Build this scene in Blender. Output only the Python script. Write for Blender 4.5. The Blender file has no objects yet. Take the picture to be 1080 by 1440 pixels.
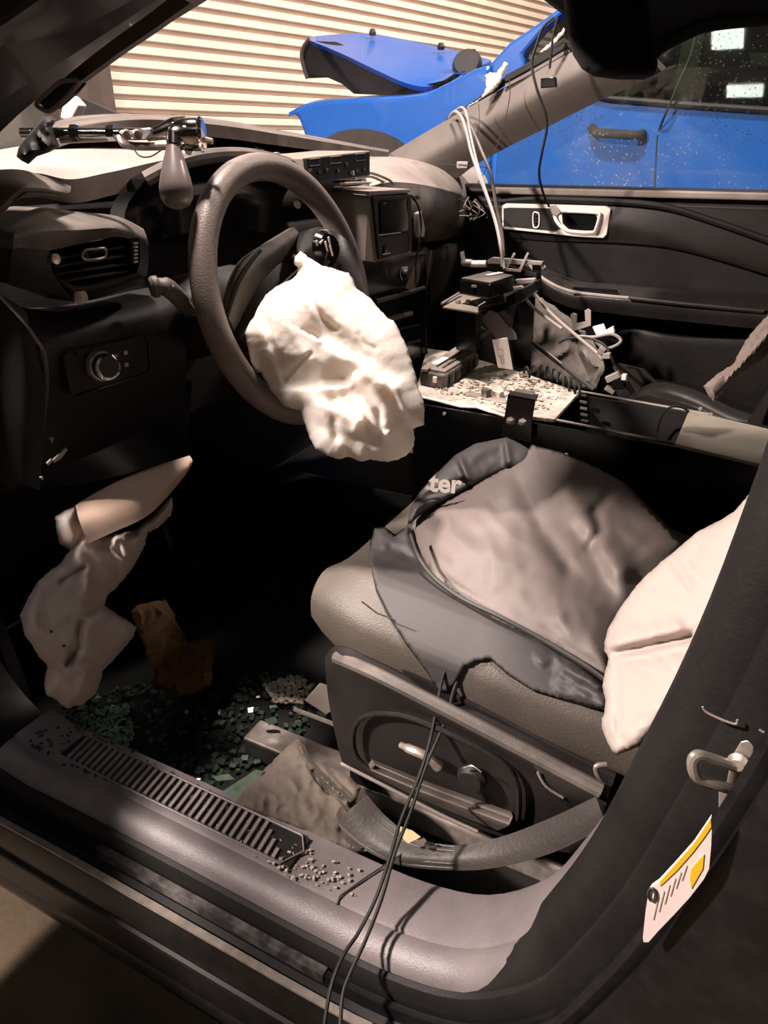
import bpy, bmesh, math, random
import numpy as np
from mathutils import Vector, Matrix, noise
from mathutils.geometry import delaunay_2d_cdt
from mathutils.bvhtree import BVHTree

# ------------------------------------------------------------------ camera, world, lamps, exposure
S = bpy.context.scene
COL = S.collection
CAM = Vector((0, -.9, 1.30)); F = 1030.0; PIT = math.radians(26.57); YAW = math.radians(27.6)
FW = Vector((-math.sin(YAW)*math.cos(PIT), math.cos(YAW)*math.cos(PIT), -math.sin(PIT)))
RT = Vector((math.cos(YAW), math.sin(YAW), 0)); UP = RT.cross(FW)
cd = bpy.data.cameras.new('camera'); cam = bpy.data.objects.new('camera', cd); COL.objects.link(cam)
cd.sensor_fit = 'VERTICAL'; cd.sensor_height = 36; cd.lens = 36*F/1440; cd.clip_start = .01; cd.clip_end = 100
cam.matrix_world = Matrix(((RT.x, UP.x, -FW.x, CAM.x), (RT.y, UP.y, -FW.y, CAM.y), (RT.z, UP.z, -FW.z, CAM.z), (0, 0, 0, 1)))
S.camera = cam
S.view_settings.view_transform = 'Standard'; S.view_settings.look = 'None'
S.view_settings.gamma = 1; S.view_settings.use_curve_mapping = False
S.view_settings.exposure = 0.0
W = bpy.data.worlds.new('garage_night'); S.world = W; W.use_nodes = True
W.node_tree.nodes['Background'].inputs[0].default_value = (.9, .85, .85, 1)
W.node_tree.nodes['Background'].inputs[1].default_value = .008

def lamp(name, loc, target, size, watts, col=(1, .84, .76), spread=180, sizey=None):
    l = bpy.data.lights.new(name, 'AREA'); l.energy = watts; l.color = col
    l.shape = 'RECTANGLE'; l.size = size; l.size_y = sizey or size; l.spread = math.radians(spread)
    o = bpy.data.objects.new(name, l); COL.objects.link(o); o.location = loc
    o.rotation_euler = (Vector(target)-Vector(loc)).to_track_quat('-Z', 'Y').to_euler()
    return o
lamp('front_bay_lamp', (-1.15, .12, 4.3), (-.6, .2, .9), .30, 330)
lamp('work_lamp', (-2.35, -2.1, 3.0), (-.3, -.2, .7), .20, 340)
lamp('bay_lamp', (1.4, 4.6, 5.6), (-2.9, 4.4, 1.2), .5, 300, (1, .83, .72), 110)
lamp('aisle_lamp', (.9, -2.6, 3.4), (-.2, -.2, .6), .5, 3, (1, .86, .8))

# ------------------------------------------------------------------ pixels to points
def ray(px, py): return FW + RT*((px-540)/F) + UP*((720-py)/F)
def D(px, py, **k):
    d = ray(px, py)
    if 'y' in k: return (k['y']-CAM.y)/d.y
    if 'x' in k: return (k['x']-CAM.x)/d.x
    if 'z' in k: return (k['z']-CAM.z)/d.z
    return k['d']
def P(px, py, **k): return CAM + ray(px, py)*D(px, py, **k)
def PN(px, py, p0, n):
    n = Vector(n); r = ray(px, py); return CAM+r*((Vector(p0)-CAM).dot(n)/r.dot(n))
def PP(pts, **k): return [P(a[0], a[1], **k) for a in pts]

# ------------------------------------------------------------------ materials
MATS = {}
def mat(name, col, rough=.5, metal=0, var=.25, scale=14, bump=0, bscale=120, dust=None, dscale=8, damt=.5, coat=0, emit=0, spec=.5, alpha=1):
    m = bpy.data.materials.new(name); m.use_nodes = True; nt = m.node_tree; N = nt.nodes; L = nt.links
    b = N['Principled BSDF']; tc = N.new('ShaderNodeTexCoord')
    n = N.new('ShaderNodeTexNoise'); n.inputs['Scale'].default_value = scale; n.inputs['Detail'].default_value = 5
    L.new(tc.outputs['Object'], n.inputs['Vector'])
    r = N.new('ShaderNodeMapRange'); r.inputs[1].default_value = .3; r.inputs[2].default_value = .7
    r.inputs[3].default_value = 1-var; r.inputs[4].default_value = 1+var*.6
    L.new(n.outputs['Fac'], r.inputs[0])
    mx = N.new('ShaderNodeMix'); mx.data_type = 'RGBA'; mx.blend_type = 'MULTIPLY'; mx.inputs[0].default_value = 1
    mx.inputs[6].default_value = (*col, 1); L.new(r.outputs[0], mx.inputs[7])
    out = mx.outputs[2]
    if dust:
        n2 = N.new('ShaderNodeTexNoise'); n2.inputs['Scale'].default_value = dscale; n2.inputs['Detail'].default_value = 8; n2.inputs['Roughness'].default_value = .65
        L.new(tc.outputs['Object'], n2.inputs['Vector'])
        r2 = N.new('ShaderNodeMapRange'); r2.inputs[1].default_value = .45; r2.inputs[2].default_value = .72; r2.inputs[4].default_value = damt
        L.new(n2.outputs['Fac'], r2.inputs[0])
        m2 = N.new('ShaderNodeMix'); m2.data_type = 'RGBA'; L.new(r2.outputs[0], m2.inputs[0]); L.new(out, m2.inputs[6]); m2.inputs[7].default_value = (*dust, 1)
        out = m2.outputs[2]
    L.new(out, b.inputs['Base Color'])
    b.inputs['Roughness'].default_value = rough; b.inputs['Metallic'].default_value = metal
    b.inputs['Specular IOR Level'].default_value = spec; b.inputs['Coat Weight'].default_value = coat; b.inputs['Coat Roughness'].default_value = .06
    if emit: b.inputs['Emission Color'].default_value = (*col, 1); b.inputs['Emission Strength'].default_value = emit
    if bump:
        n3 = N.new('ShaderNodeTexNoise'); n3.inputs['Scale'].default_value = bscale; n3.inputs['Detail'].default_value = 4
        L.new(tc.outputs['Object'], n3.inputs['Vector'])
        bp = N.new('ShaderNodeBump'); bp.inputs['Strength'].default_value = bump; bp.inputs['Distance'].default_value = .002
        L.new(n3.outputs['Fac'], bp.inputs['Height']); L.new(bp.outputs[0], b.inputs['Normal'])
    MATS[name] = m; return m
def glass_mat(name, tint, specks=0, haze=0, gloss=1.0):
    m = bpy.data.materials.new(name); m.use_nodes = True; nt = m.node_tree; N = nt.nodes; L = nt.links
    N.remove(N['Principled BSDF']); out = N['Material Output']
    t = N.new('ShaderNodeBsdfTransparent'); t.inputs[0].default_value = (*tint, 1)
    g = N.new('ShaderNodeBsdfGlossy'); g.inputs['Roughness'].default_value = .02
    fr = N.new('ShaderNodeFresnel'); fr.inputs[0].default_value = 1.45
    mm = N.new('ShaderNodeMath'); mm.operation = 'MULTIPLY'; mm.inputs[1].default_value = gloss; L.new(fr.outputs[0], mm.inputs[0])
    x = N.new('ShaderNodeMixShader'); L.new(mm.outputs[0], x.inputs[0]); L.new(t.outputs[0], x.inputs[1]); L.new(g.outputs[0], x.inputs[2])
    last = x
    tc = N.new('ShaderNodeTexCoord')
    if specks or haze:
        df = N.new('ShaderNodeBsdfDiffuse'); df.inputs[0].default_value = (.62, .62, .62, 1)
        v = N.new('ShaderNodeTexVoronoi'); v.inputs['Scale'].default_value = 95; L.new(tc.outputs['Object'], v.inputs['Vector'])
        r = N.new('ShaderNodeMapRange'); r.inputs[1].default_value = .13; r.inputs[2].default_value = .22; r.inputs[3].default_value = specks; r.inputs[4].default_value = 0
        L.new(v.outputs['Distance'], r.inputs[0])
        n = N.new('ShaderNodeTexNoise'); n.inputs['Scale'].default_value = 5; n.inputs['Detail'].default_value = 4; L.new(tc.outputs['Object'], n.inputs['Vector'])
        r3 = N.new('ShaderNodeMapRange'); r3.inputs[1].default_value = .45; r3.inputs[2].default_value = .6; L.new(n.outputs['Fac'], r3.inputs[0])
        mu = N.new('ShaderNodeMath'); mu.operation = 'MULTIPLY'; L.new(r.outputs[0], mu.inputs[0]); L.new(r3.outputs[0], mu.inputs[1])
        r2 = N.new('ShaderNodeMapRange'); r2.inputs[1].default_value = .35; r2.inputs[2].default_value = .8; r2.inputs[4].default_value = haze
        L.new(n.outputs['Fac'], r2.inputs[0])
        a = N.new('ShaderNodeMath'); a.operation = 'ADD'; a.use_clamp = True; L.new(mu.outputs[0], a.inputs[0]); L.new(r2.outputs[0], a.inputs[1])
        y = N.new('ShaderNodeMixShader'); L.new(a.outputs[0], y.inputs[0]); L.new(x.outputs[0], y.inputs[1]); L.new(df.outputs[0], y.inputs[2]); last = y
    L.new(last.outputs[0], out.inputs['Surface']); MATS[name] = m; return m

DUST = (.30, .25, .22)
M_blk = mat('black_plastic', (.011, .010, .0105), .55, spec=.35, dust=(.045, .038, .035), damt=.3, bump=.25, bscale=500)
M_gloss = mat('gloss_black', (.006, .006, .007), .16, var=.1)
M_paint = mat('black_paint', (.005, .005, .006), .38, coat=.15, spec=.4, dust=(.05, .045, .042), dscale=40, damt=.16)
M_rub = mat('black_rubber', (.008, .0075, .0075), .6, spec=.3, dust=(.03, .027, .027), damt=.25, bump=.2, bscale=300)
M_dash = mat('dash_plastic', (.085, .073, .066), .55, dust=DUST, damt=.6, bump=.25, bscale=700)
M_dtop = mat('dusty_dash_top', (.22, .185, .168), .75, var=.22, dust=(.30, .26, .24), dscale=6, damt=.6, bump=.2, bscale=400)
M_sill = mat('mauve_sill_plastic', (.165, .142, .148), .42, dust=(.24, .21, .21), dscale=12, damt=.5, bump=.3, bscale=600)
M_seat = mat('seat_leather', (.082, .069, .057), .5, var=.2, bump=.35, bscale=450)
M_trim = mat('seat_trim_plastic', (.018, .016, .0155), .4, bump=.25, bscale=600, dust=(.035, .03, .028), damt=.5, spec=.3)
M_jack = mat('jacket_nylon_lit', (.145, .12, .11), .55, var=.2, scale=9, bump=.25, bscale=900)  # jacket cloth where it is lit, brightness put into a lighter base
M_jackd = mat('jacket_nylon_shaded', (.05, .046, .047), .6, var=.2, scale=9, bump=.25, bscale=900)  # same jacket cloth away from the light, shade put into the base
M_bag = mat('airbag_nylon', (.86, .80, .73), .75, var=.05, bump=.35, bscale=160)
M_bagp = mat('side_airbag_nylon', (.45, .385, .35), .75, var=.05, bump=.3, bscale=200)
M_knee = mat('knee_airbag_nylon', (.52, .45, .41), .8, var=.12, bump=.35, bscale=160)
M_kneep = mat('beige_panel', (.50, .37, .29), .6, var=.05)
M_chrome = mat('chrome', (.78, .75, .73), .1, 1, var=.08)
M_steel = mat('zinc_steel', (.55, .48, .43), .32, .65, var=.3, scale=60)
M_satin = mat('satin_silver', (.85, .76, .70), .45, 0, var=.06)
M_alu = mat('aluminium_plate', (.40, .355, .29), .6, 0, var=.25, scale=10, bump=.1)
M_blue = mat('blue_paint', (.006, .092, .40), .4, 0, var=.06, coat=.2, spec=.3)
M_bdark = mat('dark_underhood', (.006, .006, .009), .8, spec=.1)
M_arch = mat('arch_plastic', (.05, .042, .04), .8, spec=.2)
M_slat = mat('shutter_slat', (.68, .57, .485), .55, var=.07, scale=4)
M_wall = mat('garage_wall', (.09, .085, .07), .9, var=.2, scale=2)
M_jamb = mat('door_jamb_steel', (.075, .05, .04), .7, var=.15)
M_conc = mat('stained_concrete', (.075, .048, .024), .7, var=.4, scale=3, dust=(.004, .004, .003), dscale=3.2, damt=1.0, bump=.5, bscale=60)
M_carpet = mat('black_carpet', (.004, .004, .004), .95, bump=.8, bscale=300)
M_foam = mat('brown_foam', (.17, .085, .035), .95, var=.35, scale=25, bump=.8, bscale=120)
M_mat = mat('dirty_floor_mat', (.085, .066, .05), .75, var=.35, scale=18, dust=(.035, .025, .02), dscale=16, damt=.7, bump=.4)
M_shard = mat('green_glass_crumbs', (.05, .075, .058), .15, var=.6, scale=40, spec=.8)
M_shard2 = mat('pale_green_glass', (.17, .25, .18), .2, var=.4, scale=50)
M_cable = mat('grey_cable', (.27, .235, .215), .5, var=.1)
M_cord = mat('black_cord', (.010, .010, .010), .7)
M_label = mat('white_label', (.80, .66, .62), .5, var=.03)
M_yel = mat('yellow_label', (.75, .47, .02), .5, var=.05)
M_dk = mat('dark_ink', (.03, .03, .03), .6)
M_ink = mat('grey_ink', (.55, .45, .42), .6)
M_red = mat('red_edge', (.35, .03, .02), .6)
M_deb = mat('dusty_debris', (.42, .365, .31), .8, var=.4, scale=60, bump=.8, bscale=150)
M_dev = mat('device_plastic', (.05, .045, .04), .5, dust=(.45, .38, .33), dscale=25, damt=.6)
M_tan = mat('tan_plastic', (.20, .17, .145), .6, var=.2, dust=DUST)
M_grey = mat('grey_bracket', (.23, .20, .185), .5, .3, var=.12)
M_white = mat('white_paper', (.82, .74, .70), .6, var=.05)
M_screen = mat('dark_screen', (.004, .004, .005), .12)
M_fab = mat('taupe_cloth', (.24, .19, .165), .85, var=.2, bump=.5, bscale=220)
M_lampm = mat('lamp_face', (1, .95, .95), .5, emit=45)
M_head = mat('roof_lining', (.004, .004, .004), .95)
M_pill = mat('pillar_trim', (.10, .083, .074), .7, var=.18, scale=6, dust=(.17, .15, .135), dscale=5, damt=.5, bump=.3, bscale=800)
M_wglass = glass_mat('truck_glass', (.45, .5, .45), gloss=1.0)
M_door = glass_mat('dirty_side_glass', (.86, .90, .88), specks=.75, haze=.12, gloss=.7)
M_wind = glass_mat('windscreen_glass', (.97, .97, .97), gloss=.04)

for m_, w_ in ((M_bag, .5), (M_knee, .4), (M_bagp, .3)):
    b_ = m_.node_tree.nodes['Principled BSDF']; b_.inputs['Subsurface Weight'].default_value = w_; b_.inputs['Subsurface Scale'].default_value = .03; b_.inputs['Subsurface Radius'].default_value = (1, .8, .6)

# ------------------------------------------------------------------ mesh helpers
def cr(pts, n, closed=False):
    """Catmull-Rom through points (Vectors or tuples), n samples per span"""
    pts = [Vector(p) for p in pts]; m = len(pts); out = []
    rng = m if closed else m-1
    for i in range(rng):
        if closed: a, b, c, d = pts[(i-1) % m], pts[i], pts[(i+1) % m], pts[(i+2) % m]
        else: a, b, c, d = pts[max(i-1, 0)], pts[i], pts[i+1], pts[min(i+2, m-1)]
        for k in range(n):
            t = k/n
            out.append(.5*((2*b)+(c-a)*t+(2*a-5*b+4*c-d)*t*t+(3*b-a-3*c+d)*t**3))
    if not closed: out.append(pts[-1].copy())
    return out
class MB:
    def __init__(s): s.v = []; s.f = []
    def add(s, v, f):
        o = len(s.v); s.v += [Vector(x) for x in v]; s.f += [[i+o for i in q] for q in f]; return s
    def box(s, c, sz, R=None):
        c = Vector(c); q = []
        for dx in (-.5, .5):
            for dy in (-.5, .5):
                for dz in (-.5, .5):
                    w = Vector((dx*sz[0], dy*sz[1], dz*sz[2]))
                    q.append(c+(R @ w if R else w))
        return s.add(q, [(0, 1, 3, 2), (4, 6, 7, 5), (0, 4, 5, 1), (2, 3, 7, 6), (0, 2, 6, 4), (1, 5, 7, 3)])
    def tube(s, pts, r, n=8, cap=True, closed=False, flat=1.0, upv=None):
        pts = [Vector(p) for p in pts]; m = len(pts); R = r if isinstance(r, (list, tuple)) else [r]*m
        T = []
        for i in range(m):
            a = pts[(i-1) % m] if closed else pts[max(i-1, 0)]; b = pts[(i+1) % m] if closed else pts[min(i+1, m-1)]
            d = b-a; T.append(d.normalized() if d.length > 1e-9 else Vector((0, 0, 1)))
        ref = Vector(upv) if upv else (Vector((0, 0, 1)) if abs(T[0].z) < .9 else Vector((1, 0, 0)))
        u = (ref-T[0]*ref.dot(T[0])).normalized(); v = []; f = []
        for i in range(m):
            u = (u-T[i]*u.dot(T[i])); u.normalize(); w = T[i].cross(u)
            for k in range(n):
                a = 2*math.pi*k/n; v.append(pts[i]+(u*math.cos(a)+w*math.sin(a)*flat)*R[i])
        for i in range(m if closed else m-1):
            j = (i+1) % m
            for k in range(n): f.append((i*n+k, i*n+(k+1) % n, j*n+(k+1) % n, j*n+k))
        if cap and not closed: f.append(tuple(range(n-1, -1, -1))); f.append(tuple((m-1)*n+k for k in range(n)))
        return s.add(v, f)
    def lathe(s, prof, o, ax, n=20):
        """prof: (radius, height along axis)"""
        o = Vector(o); ax = Vector(ax).normalized(); ref = Vector((0, 0, 1)) if abs(ax.z) < .9 else Vector((1, 0, 0))
        u = (ref-ax*ref.dot(ax)).normalized(); w = ax.cross(u); v = []; f = []
        for (r, h) in prof:
            for k in range(n):
                a = 2*math.pi*k/n; v.append(o+ax*h+(u*math.cos(a)+w*math.sin(a))*max(r, 1e-5))
        for i in range(len(prof)-1):
            for k in range(n): f.append((i*n+k, i*n+(k+1) % n, (i+1)*n+(k+1) % n, (i+1)*n+k))
        f.append(tuple(range(n-1, -1, -1))); f.append(tuple((len(prof)-1)*n+k for k in range(n)))
        return s.add(v, f)
    def prism(s, pts, off):
        """polygon of 3-D points extruded by a vector"""
        pts = [Vector(p) for p in pts]; n = len(pts); off = Vector(off)
        return s.add(pts+[p+off for p in pts], [tuple(range(n)), tuple(range(2*n-1, n-1, -1))]+[(i, i+n, (i+1) % n+n, (i+1) % n) for i in range(n)])
    def sheet(s, rows, off, nu=6, nv=6):
        """smooth surface through rows of points, closed by a copy offset by off (vector) """
        R = [cr(r, nu) for r in rows]; m = len(R[0])
        C_ = [cr([R[i][j] for i in range(len(R))], nv) for j in range(m)]; k = len(C_[0])
        top = [C_[j][i] for i in range(k) for j in range(m)]; off = Vector(off); nT = len(top)
        f = []
        for i in range(k-1):
            for j in range(m-1):
                a = i*m+j; f.append((a, a+1, a+m+1, a+m)); f.append((a+nT, a+m+nT, a+m+1+nT, a+1+nT))
        ring = [j for j in range(m)]+[i*m+m-1 for i in range(1, k)]+[(k-1)*m+j for j in range(m-2, -1, -1)]+[i*m for i in range(k-2, 0, -1)]
        for a, b in zip(ring, ring[1:]+ring[:1]): f.append((a, a+nT, b+nT, b))
        return s.add(top+[t+off for t in top], f)

def finish(o, smooth, bevel, angle=35):
    me = o.data
    bm = bmesh.new(); bm.from_mesh(me); bmesh.ops.recalc_face_normals(bm, faces=bm.faces); bm.to_mesh(me); bm.free()
    if smooth:
        me.shade_smooth(); me.set_sharp_from_angle(angle=math.radians(angle))
    if bevel:
        b = o.modifiers.new('bevel', 'BEVEL'); b.width = bevel; b.segments = 2; b.limit_method = 'ANGLE'; b.angle_limit = math.radians(35)
def obj(name, mb, m, parent=None, smooth=True, bevel=0, angle=35):
    """one mesh object; vertices given in world coordinates; parent is a thing or a part"""
    if parent is None:
        c = Vector((0, 0, 0))
        lo = Vector((min(v[i] for v in mb.v) for i in range(3))); hi = Vector((max(v[i] for v in mb.v) for i in range(3)))
        base = Vector(((lo.x+hi.x)/2, (lo.y+hi.y)/2, lo.z))
    else:
        base = Vector(parent['_b'])
    me = bpy.data.meshes.new(name); me.from_pydata([v-base for v in mb.v], [], mb.f); me.validate()
    me.materials.append(m)
    o = bpy.data.objects.new(name, me); COL.objects.link(o)
    if parent is None: o.location = base
    else: o.parent = parent
    o['_b'] = tuple(base)
    finish(o, smooth, bevel, angle); return o
def thing(name, label, cat, loc, group=None):
    o = bpy.data.objects.new(name, None); COL.objects.link(o); o.location = loc; o.empty_display_size = .05
    o['_b'] = tuple(loc); o['label'] = label; o['category'] = cat
    if group: o['group'] = group
    return o
def tag(o, label, cat, group=None, kind=None):
    o['label'] = label; o['category'] = cat
    if group: o['group'] = group
    if kind: o['kind'] = kind
    return o
def structure(name, mb, m, smooth=False, **k):
    o = obj(name, mb, m, None, smooth, **k); o['kind'] = 'structure'; return o

def fitd(ctrl):
    """distance field from control points (px, py, distance): 1/d is planar or quadratic in the picture plane of those points"""
    A = np.array([(a, b) for a, b, c in ctrl], float)/500; z = np.array([1/c for a, b, c in ctrl])
    def basis(x, y): return np.stack([np.ones_like(x), x, y]+([x*x, x*y, y*y] if len(ctrl) > 6 else []), -1)
    co, *_ = np.linalg.lstsq(basis(A[:, 0], A[:, 1]), z, rcond=None)
    return lambda x, y: 1/(basis(np.asarray(x, float)/500, np.asarray(y, float)/500) @ co)
def segdist(X, Y, line):
    best = np.full(X.shape, 1e9); sgn = np.ones(X.shape)
    for (x0, y0), (x1, y1) in zip(line, line[1:]):
        dx, dy = x1-x0, y1-y0; L2 = dx*dx+dy*dy+1e-9
        t = np.clip(((X-x0)*dx+(Y-y0)*dy)/L2, 0, 1); q = np.hypot(X-x0-t*dx, Y-y0-t*dy)
        s = np.sign((X-x0)*dy-(Y-y0)*dx); m = q < best; best[m] = q[m]; sgn[m] = s[m]
    return best, sgn
def pillow(outline, depth, T, edge=25, step=4, bumps=(), steps=(), wrinkle=(0, 20, 1, 0), seed=0, back=.6, rag=0, bvh=None, clear=.006):
    """closed cloth bag: outline and folds are traced, every point has its own distance; T = puffed thickness (m)
    bumps: (polyline, width, height)   steps: (polyline, width, height, reach) raise one side of a fold line"""
    rnd = random.Random(seed); B = []
    n = len(outline)
    for i in range(n):
        (x0, y0), (x1, y1) = outline[i][:2], outline[(i+1) % n][:2]; L = math.hypot(x1-x0, y1-y0); k = max(1, int(L/(step*1.2)))
        for j in range(k):
            t = j/k; B.append((x0+(x1-x0)*t+rnd.uniform(-rag, rag), y0+(y1-y0)*t+rnd.uniform(-rag, rag)))
    xs = [b[0] for b in B]; ys = [b[1] for b in B]
    gx, gy = np.meshgrid(np.arange(min(xs), max(xs), step), np.arange(min(ys), max(ys), step))
    gx = gx.astype(float); gx[::2] += step/2; gx = gx.ravel(); gy = gy.ravel().astype(float)
    loop = B+[B[0]]; dist, _ = segdist(gx, gy, loop)
    ins = np.zeros(gx.shape, bool)
    for (x0, y0), (x1, y1) in zip(loop, loop[1:]):
        c = ((y0 > gy) != (y1 > gy)); ins ^= c & (gx < (x1-x0)*(gy-y0)/((y1-y0) if y1 != y0 else 1e-9)+x0)
    keep = ins & (dist > step*.6); G = list(zip(gx[keep], gy[keep]))
    V = [Vector((float(a), float(b))) for a, b in B+G]; nb = len(B)
    vo, _, fo, *_r = delaunay_2d_cdt(V, [(i, (i+1) % nb) for i in range(nb)], [], 1, 1e-4)
    X = np.array([v.x for v in vo]); Y = np.array([v.y for v in vo]); dist, _ = segdist(X, Y, loop)
    bd = dist < 1e-2
    prof = np.sqrt(1-(1-np.clip(dist/edge, 0, 1))**2)
    d0 = depth(X, Y); H = T*prof
    fade = np.clip(dist/(edge*.5), 0, 1)
    for ln, w, a in bumps:
        q, _s = segdist(X, Y, ln); H = H+a*np.exp(-(q/w)**2)*fade
    for ln, w, a, reach in steps:
        q, s_ = segdist(X, Y, ln); H = H+a*np.tanh(q*s_/w)*np.exp(-(q/reach)**2)*fade
    wa, ws, asp, ang = wrinkle
    if wa:
        ca, sa = math.cos(ang), math.sin(ang)
        wv = np.array([1-2.2*abs(noise.noise(Vector(((x*ca+y*sa)/ws/asp+seed, (-x*sa+y*ca)/ws, seed*1.7)))) + .5*noise.noise(Vector((x/ws*2.3, y/ws*2.3, seed))) for x, y in zip(X, Y)])
        H = H+wa*wv*fade
    d = d0-H
    if bvh is not None:
        for i in range(len(X)):
            h = bvh.ray_cast(CAM, ray(X[i], Y[i]).normalized())
            if h[0] is not None:
                dd = h[3]/ray(X[i], Y[i]).length-clear
                if bd[i]: dd += clear*.5
                if d[i] > dd: d[i] = dd
                d0[i] = max(d[i]+.003, dd if not bd[i] else d[i])
    front = [CAM+ray(x, y)*float(z) for x, y, z in zip(X, Y, d)]
    backd = d0+T*back*prof+.003 if bvh is None else d+.004
    nv = len(front); v = list(front); mp = {}
    for i in range(nv):
        if bd[i]: mp[i] = i
        else: mp[i] = len(v); v.append(CAM+ray(X[i], Y[i])*float(backd[i]))
    f = [tuple(t) for t in fo]+[tuple(mp[i] for i in reversed(t)) for t in fo]
    f = [t for k, t in enumerate(f) if k < len(fo) or not all(bd[i] for i in fo[k-len(fo)])]
    mb = MB(); mb.add(v, f); return mb
def bvh_of(*obs):
    v = []; f = []
    for o in obs:
        b = Vector(o['_b']); n = len(v); v += [x.co+b for x in o.data.vertices]; f += [[i+n for i in p.vertices] for p in o.data.polygons]
    return BVHTree.FromPolygons(v, f)
def text_mesh(txt, size, ext):
    c = bpy.data.curves.new('lettering', 'FONT'); c.body = txt; c.size = size; c.extrude = ext; c.offset = size*.03; c.resolution_u = 3
    o = bpy.data.objects.new('lettering', c); COL.objects.link(o)
    me = bpy.data.meshes.new_from_object(o.evaluated_get(bpy.context.evaluated_depsgraph_get()))
    bpy.data.objects.remove(o); bpy.data.curves.remove(c)
    return [v.co.copy() for v in me.vertices], [tuple(p.vertices) for p in me.polygons]
def frame(o, n, upv):
    """matrix with z along n"""
    n = Vector(n).normalized(); u = Vector(upv); u = (u-n*u.dot(n)).normalized(); r = u.cross(n)
    return Matrix(((r.x, u.x, n.x, o[0]), (r.y, u.y, n.y, o[1]), (r.z, u.z, n.z, o[2]), (0, 0, 0, 1)))
rnd = random.Random(4)

# ================================================================== GARAGE
structure('floor', MB().box((-1, 1, -.05), (14, 18, .1)), M_conc)
structure('ceiling', MB().box((-1, 1, 6.05), (14, 18, .1)), M_wall)
U = Vector((math.sin(math.radians(12.2)), math.cos(math.radians(12.2)), 0)); NW = Vector((U.y, -U.x, 0)); O0 = Vector((-3.35, 2.42, 0))
def wallp(s, z, o=0): return O0+U*s+NW*o+Vector((0, 0, z))
def wallbox(s0, s1, z0, z1, o0, o1):
    return MB().prism([wallp(s0, z0, o0), wallp(s1, z0, o0), wallp(s1, z1, o0), wallp(s0, z1, o0)], NW*(o1-o0))
wl = wallbox(-5, -.02, 0, 6, -.25, -.12); wl.add(*(lambda b: (b.v, b.f))(wallbox(4.86, 9, 0, 6, -.25, -.12))); wl.add(*(lambda b: (b.v, b.f))(wallbox(-.02, 4.86, 3.72, 6, -.25, -.12)))
wall = structure('wall_front', wl, M_wall)
# the shutter: every slat its own piece
shut = structure('door_1', wallbox(-.05, 4.9, 0, 3.72, -.11, -.09), M_jamb)
PITCH = .0655; slat = None
for k in range(56):
    z = .02+k*PITCH
    if slat is None:
        prof = [(-.09, 0), (-.083, .001), (-.054, PITCH*.36), (-.052, PITCH*.42), (-.056, PITCH*.88), (-.062, PITCH*.97), (-.09, PITCH*.985)]
        v = [wallp(0, z+h, o) for o, h in prof]+[wallp(4.84, z+h, o) for o, h in prof]; n = len(prof)
        mb = MB().add(v, [tuple(range(n)), tuple(range(2*n-1, n-1, -1))]+[(i, i+n, (i+1) % n+n, (i+1) % n) for i in range(n)])
        slat = obj('slat', mb, M_slat, shut, smooth=False)
    else:
        o = slat.copy(); COL.objects.link(o); o.parent = shut; o.location = (0, 0, k*PITCH)
for nm, s0, s1, o1 in (('trim_1', -.16, 0, -.02), ('trim_2', -.36, -.18, .03), ('trim_3', 4.84, 5.02, -.02)):
    structure(nm, wallbox(s0, s1, 0, 3.9, -.12, o1), M_jamb)
structure('trim_4', wallbox(0, 4.84, 3.70, 3.95, -.12, -.01), M_jamb)
structure('wall_right', MB().box((5.9, 2, 3), (.1, 16, 6)), M_wall)
structure('wall_back', MB().box((1.5, 9.95, 3), (9, .1, 6)), M_wall)

# ceiling lamps whose faces are mirrored in the blue truck's paint and glass
for i, (x, y, z, sx, sy, lab) in enumerate([(-1.12, -3.5, 5.8, .34, .42, 'white panel lamp on the garage ceiling nearer the wrecked car'),
                                 (-.90, -4.55, 5.8, .42, .24, 'white panel lamp on the garage ceiling farther from the wrecked car')]):
    t = thing('ceiling_lamp', lab, 'lamp', (x, y, z+.0))
    obj('housing', MB().box((x, y, z+.11), (sx+.1, sy+.1, .19)), M_steel, t, smooth=False)
    obj('lamp_face', MB().box((x, y, z+.01), (sx, sy, .02)), M_lampm, t, smooth=False)

# ================================================================== BLUE TRUCK
TY = 2.35
tr = thing('pickup_truck', 'bright blue truck with buckled raised hood parked beyond the wrecked car', 'truck', (-.6, 3.2, 0))
def tpl(pts, y0, th): return MB().prism(PP(pts, y=y0), (0, th, 0))
# front fender
fend = [(406, 158), (424, 149), (440, 143), (480, 139), (560, 136), (600, 131), (622, 119), (650, 106), (668, 96), (690, 90), (690, 300), (585, 300), (578, 240), (562, 212), (540, 196), (510, 187), (478, 190), (455, 203), (440, 225), (432, 206), (424, 180), (418, 165)]
obj('fender', tpl(fend, TY, .10), M_blue, tr, smooth=False, bevel=.02)
obj('fender_top', MB().sheet([PP([(406, 158), (440, 144), (520, 138), (600, 131), (650, 106)], y=TY+.02), PP([(425, 150), (450, 140), (525, 134), (604, 127), (655, 101)], y=TY+.35)], (0, 0, -.02)), M_blue, tr)
arc = [(438, 228), (442, 208), (455, 196), (478, 185), (508, 181), (540, 188), (565, 203), (585, 228)]
a = [P(x, y, y=TY-.03) for x, y in cr([(p[0], p[1], 0) for p in arc], 4) for y in [y] ] if False else [P(q.x, q.y, y=TY-.03) for q in cr([(p[0], p[1], 0) for p in arc], 4)]
b = [P(q.x, q.y+38, y=TY-.03) for q in cr([(p[0]*.86+508*.14, p[1], 0) for p in arc], 4)]
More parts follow.
